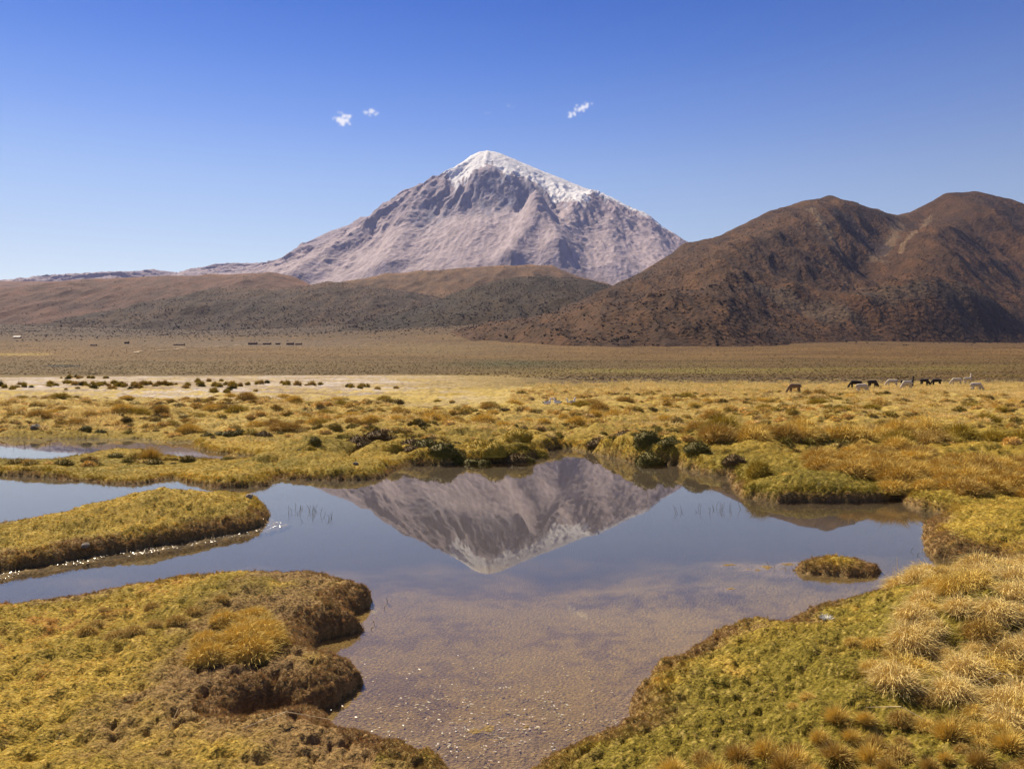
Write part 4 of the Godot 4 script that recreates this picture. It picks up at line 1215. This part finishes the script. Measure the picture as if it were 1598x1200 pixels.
# ------------------------------------------------------------------ animals: smooth union of tapered bones, meshed as surface nets
func body(bones: Array, cell: float, blend: float) -> ArrayMesh:
	var lo := Vector3(1e9, 1e9, 1e9)
	var hi := -lo
	for b in bones:
		for e in [[b[0], b[2]], [b[1], b[3]]]:
			lo = lo.min(e[0] - Vector3.ONE * (e[1] + cell * 2.5))
			hi = hi.max(e[0] + Vector3.ONE * (e[1] + cell * 2.5))
	var n := Vector3i(((hi - lo) / cell).ceil()) + Vector3i.ONE
	var f := PackedFloat32Array()
	f.resize(n.x * n.y * n.z)
	for z in n.z:
		for y in n.y:
			for x in n.x:
				var p := lo + Vector3(x, y, z) * cell
				var v := 0.0
				for b in bones:
					var ab: Vector3 = b[1] - b[0]
					var t := clampf((p - b[0]).dot(ab) / maxf(ab.length_squared(), 1e-9), 0.0, 1.0)
					v += exp(-(p.distance_to(b[0] + ab * t) - lerpf(b[2], b[3], t)) / blend)
				f[(z * n.y + y) * n.x + x] = -blend * log(maxf(v, 1e-30))
	var id := PackedInt32Array()
	id.resize(f.size())
	id.fill(-1)
	var pos := PackedVector3Array()
	var col := PackedColorArray()
	var off := [1, n.x, n.x * n.y]
	for z in n.z - 1:
		for y in n.y - 1:
			for x in n.x - 1:
				var k := (z * n.y + y) * n.x + x
				var sum := Vector3.ZERO
				var cnt := 0
				for e in 12:
					var ax := e / 4
					var o1 := (e & 1)
					var o2 := (e >> 1) & 1
					var c := Vector3i.ZERO
					c[(ax + 1) % 3] = o1
					c[(ax + 2) % 3] = o2
					var ka: int = k + c.x + c.y * n.x + c.z * n.x * n.y
					var kb: int = ka + off[ax]
					if (f[ka] < 0.0) != (f[kb] < 0.0):
						var q := Vector3(c)
						q[ax] += f[ka] / (f[ka] - f[kb])
						sum += q
						cnt += 1
				if cnt:
					id[k] = pos.size()
					var p := lo + (Vector3(x, y, z) + sum / cnt) * cell
					pos.append(p)
					var best := 1e9
					var bc := Color.WHITE
					for b in bones:
						var ab: Vector3 = b[1] - b[0]
						var t := clampf((p - b[0]).dot(ab) / maxf(ab.length_squared(), 1e-9), 0.0, 1.0)
						var dd := p.distance_to(b[0] + ab * t) - lerpf(b[2], b[3], t)
						if dd < best:
							best = dd
							bc = b[4]
					col.append(bc)
	var st := SurfaceTool.new()
	st.begin(Mesh.PRIMITIVE_TRIANGLES)
	st.set_smooth_group(0)
	for k in pos.size():
		st.set_color(col[k])
		st.add_vertex(pos[k])
	for z in range(1, n.z - 1):
		for y in range(1, n.y - 1):
			for x in range(1, n.x - 1):
				var k := (z * n.y + y) * n.x + x
				for ax in 3:
					var kb: int = k + off[ax]
					if (f[k] < 0.0) == (f[kb] < 0.0): continue
					var u: int = off[(ax + 1) % 3]
					var w: int = off[(ax + 2) % 3]
					var q := [id[k], id[k - u], id[k - u - w], id[k - w]]
					if q.min() < 0: continue
					if f[k] < 0.0: q.reverse()
					for i in [0, 1, 2, 0, 2, 3]: st.add_index(q[i])
	st.generate_normals()
	return st.commit()

func animal(called: String, mesh: Mesh, m: Material, x: float, d: float, turn: float, label: String, cat: String, group: String, lift := 0.0) -> void:
	var o := put(numbered(called), mesh, m)
	o.position = Vector3(x, (ground_h(x, d) if lift == 0.0 else lift), -d)
	o.rotation.y = turn
	if cat == "alpaca":
		o.scale = Vector3.ONE * 0.85
		o.position.y += 0.04
	tag(o, label, cat, group)

func alpaca(pose: String, coat: Color) -> ArrayMesh:
	var dark := coat * 0.75
	dark.a = 1.0
	var b := []
	var hip := Vector3(-0.42, 0.78, 0)
	var sh := Vector3(0.38, 0.80, 0)
	b.append([hip, sh, 0.20, 0.20, coat])
	b.append([Vector3(-0.1, 0.74, 0), Vector3(0.2, 0.73, 0), 0.19, 0.20, coat])
	var neck := Vector3(0.62, 0.62, 0)
	var head := Vector3(0.82, 0.28, 0)
	var nose := Vector3(0.90, 0.14, 0)
	if pose == "up":
		neck = Vector3(0.58, 1.08, 0)
		head = Vector3(0.64, 1.38, 0)
		nose = Vector3(0.80, 1.33, 0)
	b.append([sh, neck, 0.14, 0.085, coat])
	b.append([neck, head, 0.11, 0.10, coat])
	b.append([head, nose, 0.09, 0.05, dark])
	for s in [-1, 1]:
		b.append([head + Vector3(-0.04, 0.08, 0.05 * s), head + Vector3(-0.05, 0.19, 0.07 * s), 0.03, 0.015, coat])
		b.append([sh + Vector3(0.02, -0.12, 0.11 * s), Vector3(0.42, 0.38, 0.12 * s), 0.11, 0.06, coat])
		b.append([Vector3(0.42, 0.38, 0.12 * s), Vector3(0.41, 0.04, 0.12 * s), 0.055, 0.045, dark])
		b.append([hip + Vector3(-0.02, -0.10, 0.11 * s), Vector3(-0.40, 0.42, 0.12 * s), 0.14, 0.07, coat])
		b.append([Vector3(-0.40, 0.42, 0.12 * s), Vector3(-0.50, 0.36, 0.12 * s), 0.06, 0.05, coat])
		b.append([Vector3(-0.50, 0.36, 0.12 * s), Vector3(-0.46, 0.04, 0.12 * s), 0.05, 0.045, dark])
	b.append([hip + Vector3(-0.18, 0.06, 0), hip + Vector3(-0.29, -0.12, 0), 0.07, 0.05, coat])
	return body(b, 0.04, 0.035)

func build_small_things() -> void:
	var fur := mat(0.95)
	fur.rim_enabled = true
	fur.rim = 0.4
	var white := Color(0.50, 0.43, 0.33)
	var black := Color(0.035, 0.026, 0.020)
	var brown := Color(0.20, 0.13, 0.075)
	var meshes := {"wd": alpaca("down", white), "wu": alpaca("up", white), "bd": alpaca("down", black), "bu": alpaca("up", black), "nd": alpaca("down", brown)}
	var G := "alpacas grazing in the straw field"
	for q in [["nd", 23.8, 69.3, 3.3, "brown alpaca grazing close to the twin straw bushes"], ["wd", 30.6, 72.0, 0.2, "cream alpaca with lowered head in pale grass"], ["bd", 34.2, 81.9, 3.0, "small dark alpaca grazing apart, first dark one from the left"], ["bd", 36.7, 83.8, 0.3, "small dark alpaca between the lone dark one and the black pair"], ["wd", 40.6, 87.9, 2.8, "white alpaca standing close beside the black pair"], ["bd", 41.6, 87.0, 0.1, "black alpaca grazing at the white one's side"], ["bu", 42.6, 88.2, 0.4, "black alpaca with raised head behind its black neighbour"], ["wd", 38.4, 80.0, 3.4, "white alpaca grazing below the black pair"], ["bd", 47.5, 94.8, 0.2, "dark alpaca at the field edge, further along than the black pair"], ["bd", 49.5, 96.0, 3.1, "dark alpaca before the brown scrub at the field's far edge"], ["wd", 51.2, 94.8, 2.9, "white alpaca at the far edge beside a dark one"], ["wu", 53.9, 97.4, 0.3, "white alpaca furthest along the edge of the field"], ["wd", 43.2, 76.6, 0.1, "pale alpaca half hidden in the tall straw, apart from the herd"]]:
		animal("alpaca", meshes[q[0]], fur, q[1], q[2], q[3], q[4], "alpaca", G)
	# two straw bushes beside the brown alpaca
	for k in 2:
		var o := put(numbered("straw_bush"), forms["straw"][k], tints["ochre"])
		var x: float = [23.5, 24.5][k]
		o.position = Vector3(x, ground_h(x, 65.5), -65.5)
		o.scale = Vector3([0.38, 0.7][k], [0.72, 0.66][k], [0.4, 0.6][k])
		tag(o, ["narrow upright straw bush beside the brown grazing alpaca", "wide rounded straw bush next to the narrow upright one"][k], "bush", "bushes beside the brown alpaca")
	var db := Color(0.06, 0.05, 0.045)
	var dw := Color(0.7, 0.68, 0.64)
	var duck := body([[Vector3(-0.16, 0.12, 0), Vector3(0.14, 0.13, 0), 0.09, 0.11, dw], [Vector3(-0.18, 0.13, 0), Vector3(-0.32, 0.18, 0), 0.07, 0.02, db], [Vector3(-0.14, 0.18, 0), Vector3(0.06, 0.19, 0), 0.055, 0.06, db], [Vector3(0.18, 0.17, 0), Vector3(0.24, 0.38, 0), 0.06, 0.04, dw], [Vector3(0.24, 0.39, 0), Vector3(0.28, 0.40, 0), 0.055, 0.045, dw], [Vector3(0.30, 0.39, 0), Vector3(0.37, 0.37, 0), 0.025, 0.012, Color(0.35, 0.12, 0.06)], [Vector3(0.02, 0.06, 0.05), Vector3(0.02, -0.12, 0.05), 0.016, 0.014, Color(0.35, 0.12, 0.06)], [Vector3(0.02, 0.06, -0.05), Vector3(0.02, -0.12, -0.05), 0.016, 0.014, Color(0.35, 0.12, 0.06)]], 0.017, 0.02)
	for q in [[2.28, 53.6, 0.2, "black and white goose standing in the stream, apart from the others"], [3.0, 54.2, 2.8, "small goose on the stream's grassy edge between the other geese"], [3.96, 54.3, 0.6, "white goose on the bank above its companion at the water"], [3.76, 52.8, 3.4, "white goose wading in the stream below its companion"]]:
		animal("goose", duck, fur, q[0], q[1], q[2], q[3], "goose", "geese at the stream", maxf(0.1, ground_h(q[0], q[1])))
	# stones and the white rosette plant
	stone("stone", -4.87, 15.2, 0.08, Color(0.48, 0.42, 0.35), 71, "pale stone lying on the tip of the long mossy island")
	stone("boulder", -18.3, 31.6, 0.22, Color(0.32, 0.27, 0.20), 72, "pale grey boulder at the back pond's far shore")
	stone("stone", -3.9, 20.5, 0.08, Color(0.30, 0.25, 0.20), 73, "little grey stone on the moss strip at the channel")
	stone("stone", -6.2, 11.9, 0.07, Color(0.36, 0.31, 0.25), 74, "flat stone in wet mud under the long island")
	var ro := put("rosette_plant", rosette(90, 110, 0.8, 0.09), plant_mat(Color(0.72, 0.72, 0.68).linear_to_srgb(), 0.2))
	ro.position = Vector3(3.10, ground_h(3.10, 8.05) + 0.01, -8.05)
	ro.scale = Vector3(0.07, 0.05, 0.07)
	tag(ro, "small white leaved rosette plant on green moss of the near bank", "plant")
	# dry stalks
	var stalk := mat(0.8, Color(0.62, 0.50, 0.30).linear_to_srgb(), false)
	var list := [[4.62, 9.72, 0.38, -0.25, "tall thin dry stalk leaning over the water by the mat"], [5.1, 9.7, 0.30, 0.1, "short dry stalk standing upright by the mat"], [4.0, 8.2, 0.55, 1.2, "long pale stalk lying across moss beside the mat"], [3.5, 6.2, 0.5, 1.3, "curved pale stalk lying below the straw mat"], [2.9, 5.6, 0.45, -1.2, "straight pale stalk lying on the lower turf"], [-1.9, 5.75, 0.6, 1.35, "long pale stalk lying on the bank under the hollow"], [-2.4, 5.7, 0.28, 0.5, "short pale stalk stuck in the bank's turf"]]
	for q in list:
		var st := SurfaceTool.new()
		st.begin(Mesh.PRIMITIVE_TRIANGLES)
		tube(st, [Vector3.ZERO, Vector3(sin(q[3]) * q[2] * 0.5, cos(q[3]) * q[2] * 0.5 + 0.02, 0), Vector3(sin(q[3] * 1.15) * q[2], cos(q[3] * 1.15) * q[2] + 0.01, 0.06)], 0.0035)
		st.generate_normals()
		var o := put(numbered("dry_stalk"), st.commit(), stalk)
		o.position = Vector3(q[0], ground_h(q[0], q[1]) + 0.015, -q[1])
		o.rotation.y = rng.randf_range(-0.5, 0.5)
		tag(o, q[4], "stalk", "dry grass stalks")
	# reeds standing in the water
	var rm := plant_mat(Color(0.16, 0.15, 0.05).linear_to_srgb(), 0.3)
	for q in [[3.75, 15.6, 9, 0.35, "sparse reeds at the centre of the reed bed in the pond"], [4.15, 15.5, 8, 0.3, "reeds on the lobe side of the reed bed"], [3.3, 15.5, 5, 0.3, "thin reeds on the open side of the reed bed"], [2.9, 17.2, 4, 0.5, "few reeds in front of the mountain's reflection edge"], [-3.95, 15.5, 16, 0.4, "thick reeds off the tip of the long island"], [-3.6, 14.9, 9, 0.4, "thin reeds further off the long island's tip"], [-1.55, 9.55, 9, 0.18, "short reeds off the point of the near bank"], [-1.55, 8.75, 7, 0.14, "short reeds in the notch of the near bank"], [3.6, 11.2, 8, 0.16, "short sedge beside the round islet"], [5.95, 12.1, 6, 0.2, "few reeds by the far end bank of the pond"], [-13.5, 27.0, 26, 0.9, "scattered rushes in the back pond"], [-16.5, 27.5, 26, 0.9, "scattered rushes at the back pond's outer end"]]:
		rng.seed = int(abs(q[0]) * 100) + 5
		var st := SurfaceTool.new()
		st.begin(Mesh.PRIMITIVE_TRIANGLES)
		for k in q[2]:
			var p := Vector3(rng.randf_range(-1, 1) * q[3], -0.05, rng.randf_range(-1, 1) * q[3])
			var l := rng.randf_range(0.10, 0.24) * (0.6 if q[3] < 0.25 else 1.0)
			var lean := Vector3(rng.randf_range(-0.4, 0.4), 1, rng.randf_range(-0.4, 0.4)).normalized()
			tube(st, [p, p + lean * l * 0.6, p + lean * l + Vector3(rng.randf_range(-0.4, 0.4) * l * 0.4, -0.01, 0)], 0.0035)
		st.generate_normals()
		var o := put(numbered("reed_clump"), st.commit(), rm)
		o.position = Vector3(q[0], 0, -q[1])
		tag(o, q[4], "reeds", "reeds in the pond")
	# pale flakes afloat at the near end, small wet stones along the island
	var st2 := SurfaceTool.new()
	st2.begin(Mesh.PRIMITIVE_TRIANGLES)
	for k in 6:
		var a0 := TAU * k / 6
		var a1 := TAU * (k + 1) / 6
		st2.add_vertex(Vector3(0, 0.25, 0)); st2.add_vertex(Vector3(cos(a0), -0.1, sin(a0))); st2.add_vertex(Vector3(cos(a1), -0.1, sin(a1)))
	st2.generate_normals()
	var flake := st2.commit()
	var fm := mat(0.35)
	fm.metallic_specular = 0.6
	var tx: Array[Transform3D] = []
	var tc := PackedColorArray()
	rng.seed = 401
	for k in 1700:
		var u := rng.randfn(0.0, 1.0)
		var v := rng.randfn(0.0, 1.0)
		var x := -0.2 + 0.6 * u
		var d := 6.35 + 0.6 * v
		if n_small.get_noise_2d(x * 1.3, d * 2.0) < -0.05 + rng.randf_range(-0.2, 0.3) or shore(x, d) > -0.05: continue
		var q := rng.randf_range(0.002, 0.0085)
		tx.append(Transform3D(Basis(Vector3.UP, rng.randf() * TAU) * Basis(Vector3(1, 0, 0), rng.randf_range(-0.3, 0.3)).scaled(Vector3(q * rng.randf_range(1.0, 2.4), q * 0.5, q)), Vector3(x, 0.003, -d)))
		tc.append(jitter(Color(0.38, 0.33, 0.27) if rng.randf() < 0.5 else Color(0.24, 0.18, 0.11), 0.35))
	scatter("floating_flakes", "pale dry flakes afloat on the pond's near end", flake, fm, tx, tc)
	tx = []
	tc = PackedColorArray()
	var sm := mat(0.22)
	sm.metallic_specular = 0.7
	for k in 16000:
		var d := rng.randf_range(9.5, 14.6)
		var x := rng.randf_range(-8.0, -3.6)
		var s := shore(x, d)
		if s > 0.06 or s < -0.42 or x + d > 10.4: continue
		if n_mid.get_noise_2d(x * 1.6, d * 1.6) + rng.randf_range(-0.5, 0.2) < 0.0: continue
		var q := rng.randf_range(0.004, 0.012)
		tx.append(Transform3D(Basis(Vector3.UP, rng.randf() * TAU) * Basis(Vector3(1, 0, 0), rng.randf_range(-0.35, 0.35)).scaled(Vector3(q * 1.3, q * 0.9, q)), Vector3(x, maxf(ground_h(x, d) + 0.004, 0.0), -d)))
		tc.append(jitter(Color(0.11, 0.085, 0.055), 0.4))
	scatter("wet_gravel", "wet muddy grit glittering along the foot of the long island", flake, sm, tx, tc)

func tube(st: SurfaceTool, p: Array, r: float) -> void:
	for k in p.size() - 1:
		var a: Vector3 = p[k]
		var b: Vector3 = p[k + 1]
		var s := (b - a).cross(Vector3(0.3, 0.1, 1)).normalized() * r
		var t := (b - a).cross(s).normalized() * r
		var r2 := 1.0 - 0.3 * (k + 1)
		for e in [[s, t], [t, -s], [-s, -t], [-t, s]]:
			var e0: Vector3 = e[0]
			var e1: Vector3 = e[1]
			for v in [a + e0, b + e0 * r2, b + e1 * r2, a + e0, b + e1 * r2, a + e1]: st.add_vertex(v)

func stone(called: String, x: float, d: float, r: float, c: Color, sd: int, label: String) -> void:
	var n := fnl(FastNoiseLite.TYPE_SIMPLEX_SMOOTH, 1.3, sd, 3)
	var st := SurfaceTool.new()
	st.begin(Mesh.PRIMITIVE_TRIANGLES)
	var pt := func(i: int, j: int) -> Vector3:
		var e := PI * (j / 9.0 - 0.5)
		var a := TAU * (i % 14) / 14.0
		var u := Vector3(cos(a) * cos(e), sin(e) * 0.62, sin(a) * cos(e) * 0.8)
		return u * (1.0 + 0.35 * n.get_noise_3dv(u * 1.2))
	for j in 9:
		for i in 14:
			for v in [pt.call(i, j), pt.call(i + 1, j + 1), pt.call(i + 1, j), pt.call(i, j), pt.call(i, j + 1), pt.call(i + 1, j + 1)]: st.add_vertex(v)
	st.index()
	st.generate_normals()
	var m := mat(0.85, c.linear_to_srgb(), false)
	m.albedo_texture = grain(0.03, sd, 0.5)
	m.uv1_triplanar = true
	m.uv1_scale = Vector3(2, 2, 2)
	var o := put(numbered(called), st.commit(), m)
	o.position = Vector3(x, ground_h(x, d) + r * 0.25, -d)
	o.scale = Vector3(r, r, r)
	o.rotation.y = sd
	tag(o, label, called)

# ------------------------------------------------------------------ homesteads, track and corral out on the plain
func box_mesh(size: Vector3) -> BoxMesh:
	var b := BoxMesh.new()
	b.size = size
	return b

func part(called: String, mesh: Mesh, m: Material, parent: Node, at: Vector3) -> MeshInstance3D:
	var o := put(called, mesh, m, parent)
	o.position = at
	return o

func house(x: float, d: float, w: float, l: float, h: float, pitched: float, wall: Material, roof: Material, dark: Material, label: String) -> void:
	var o := Node3D.new()
	o.name = numbered("adobe_house")
	add_child(o)
	o.position = Vector3(x, ground_h(x, d) - 0.3, -d)
	o.rotation.y = 0.05 * sin(x)
	tag(o, label, "house", "mud brick houses on the plain")
	part("wall", box_mesh(Vector3(w, h, l)), wall, o, Vector3(0, h / 2, 0))
	var pr := PrismMesh.new()
	pr.size = Vector3(l + 0.8, pitched, w + 0.6)
	var rf := part("roof", pr, roof, o, Vector3(0, h + pitched / 2, 0))
	rf.rotation.y = PI / 2
	part("door", box_mesh(Vector3(0.9, 1.8, 0.12)), dark, o, Vector3(-w * 0.15, 1.2, l / 2 + 0.03))
	for s in [-0.36, 0.25]:
		part("window", box_mesh(Vector3(0.8, 0.7, 0.1)), dark, o, Vector3(w * s, h * 0.6, l / 2 + 0.03))

func build_far_things() -> void:
	var adobe := mat(0.95, Color(0.17, 0.10, 0.065).linear_to_srgb(), false)
	var thatch := mat(0.9, Color(0.13, 0.085, 0.06).linear_to_srgb(), false)
	var tin := mat(0.5, Color(0.55, 0.52, 0.5).linear_to_srgb(), false)
	var dark := mat(0.8, Color(0.03, 0.022, 0.016).linear_to_srgb(), false)
	house(-346, 1100, 11.0, 5.0, 2.6, 1.5, adobe, thatch, dark, "first brown mud house from the left in the row by the track")
	house(-327, 1100, 10.0, 5.0, 2.3, 1.2, adobe, thatch, dark, "second brown mud house in the row, joined to a low wall")
	house(-313, 1102, 5.5, 4.5, 2.2, 1.1, adobe, thatch, dark, "smallest brown mud house in the row, between two longer ones")
	house(-296, 1100, 9.0, 5.0, 2.8, 1.6, adobe, thatch, dark, "taller brown mud house near the row's end")
	house(-285, 1101, 7.5, 5.0, 2.4, 1.2, adobe, thatch, dark, "last brown mud house of the row")
	house(-436, 1080, 14.0, 4.0, 1.6, 0.8, adobe, thatch, dark, "long low dark shed standing alone, left of the row of houses")
	house(-528, 1040, 7.0, 4.0, 1.7, 0.9, adobe, thatch, dark, "low dark hut beside a much smaller block on the plain")
	house(-528, 1130, 5.0, 4.5, 2.4, 1.4, adobe, thatch, dark, "small square brown hut alone on the plain")
	house(-840, 1400, 11.0, 5.0, 2.4, 1.2, adobe, tin, dark, "distant hut with a pale tin roof")
	var wl := put("mud_wall", box_mesh(Vector3(7, 1.0, 0.5)), adobe)
	wl.position = Vector3(-336, ground_h(-336, 1098) + 0.35, -1098)
	tag(wl, "low mud wall joining two brown houses of the row", "wall")
	# dirt track
	var st := SurfaceTool.new()
	st.begin(Mesh.PRIMITIVE_TRIANGLES)
	var pts := [Vector2(-356, 1085), Vector2(-352, 1000), Vector2(-345, 900), Vector2(-335, 800), Vector2(-320, 720), Vector2(-305, 670), Vector2(-292, 640)]
	for k in pts.size() - 1:
		var prev := Vector3.ZERO
		for s in 9:
			var a: Vector2 = pts[k].lerp(pts[k + 1], s / 8.0)
			var p := Vector3(a.x, ground_h(a.x, a.y) + 0.45, -a.y)
			if s > 0:
				quad(st, [prev + Vector3(-2.2, 0, 0), p + Vector3(-2.2, 0, 0), p + Vector3(2.2, 0, 0), prev + Vector3(2.2, 0, 0)])
			prev = p
	st.generate_normals()
	tag(put("dirt_track", st.commit(), mat(0.95, Color(0.27, 0.20, 0.125).linear_to_srgb(), false)), "pale dirt track leading to the row of mud houses", "", "", "structure")
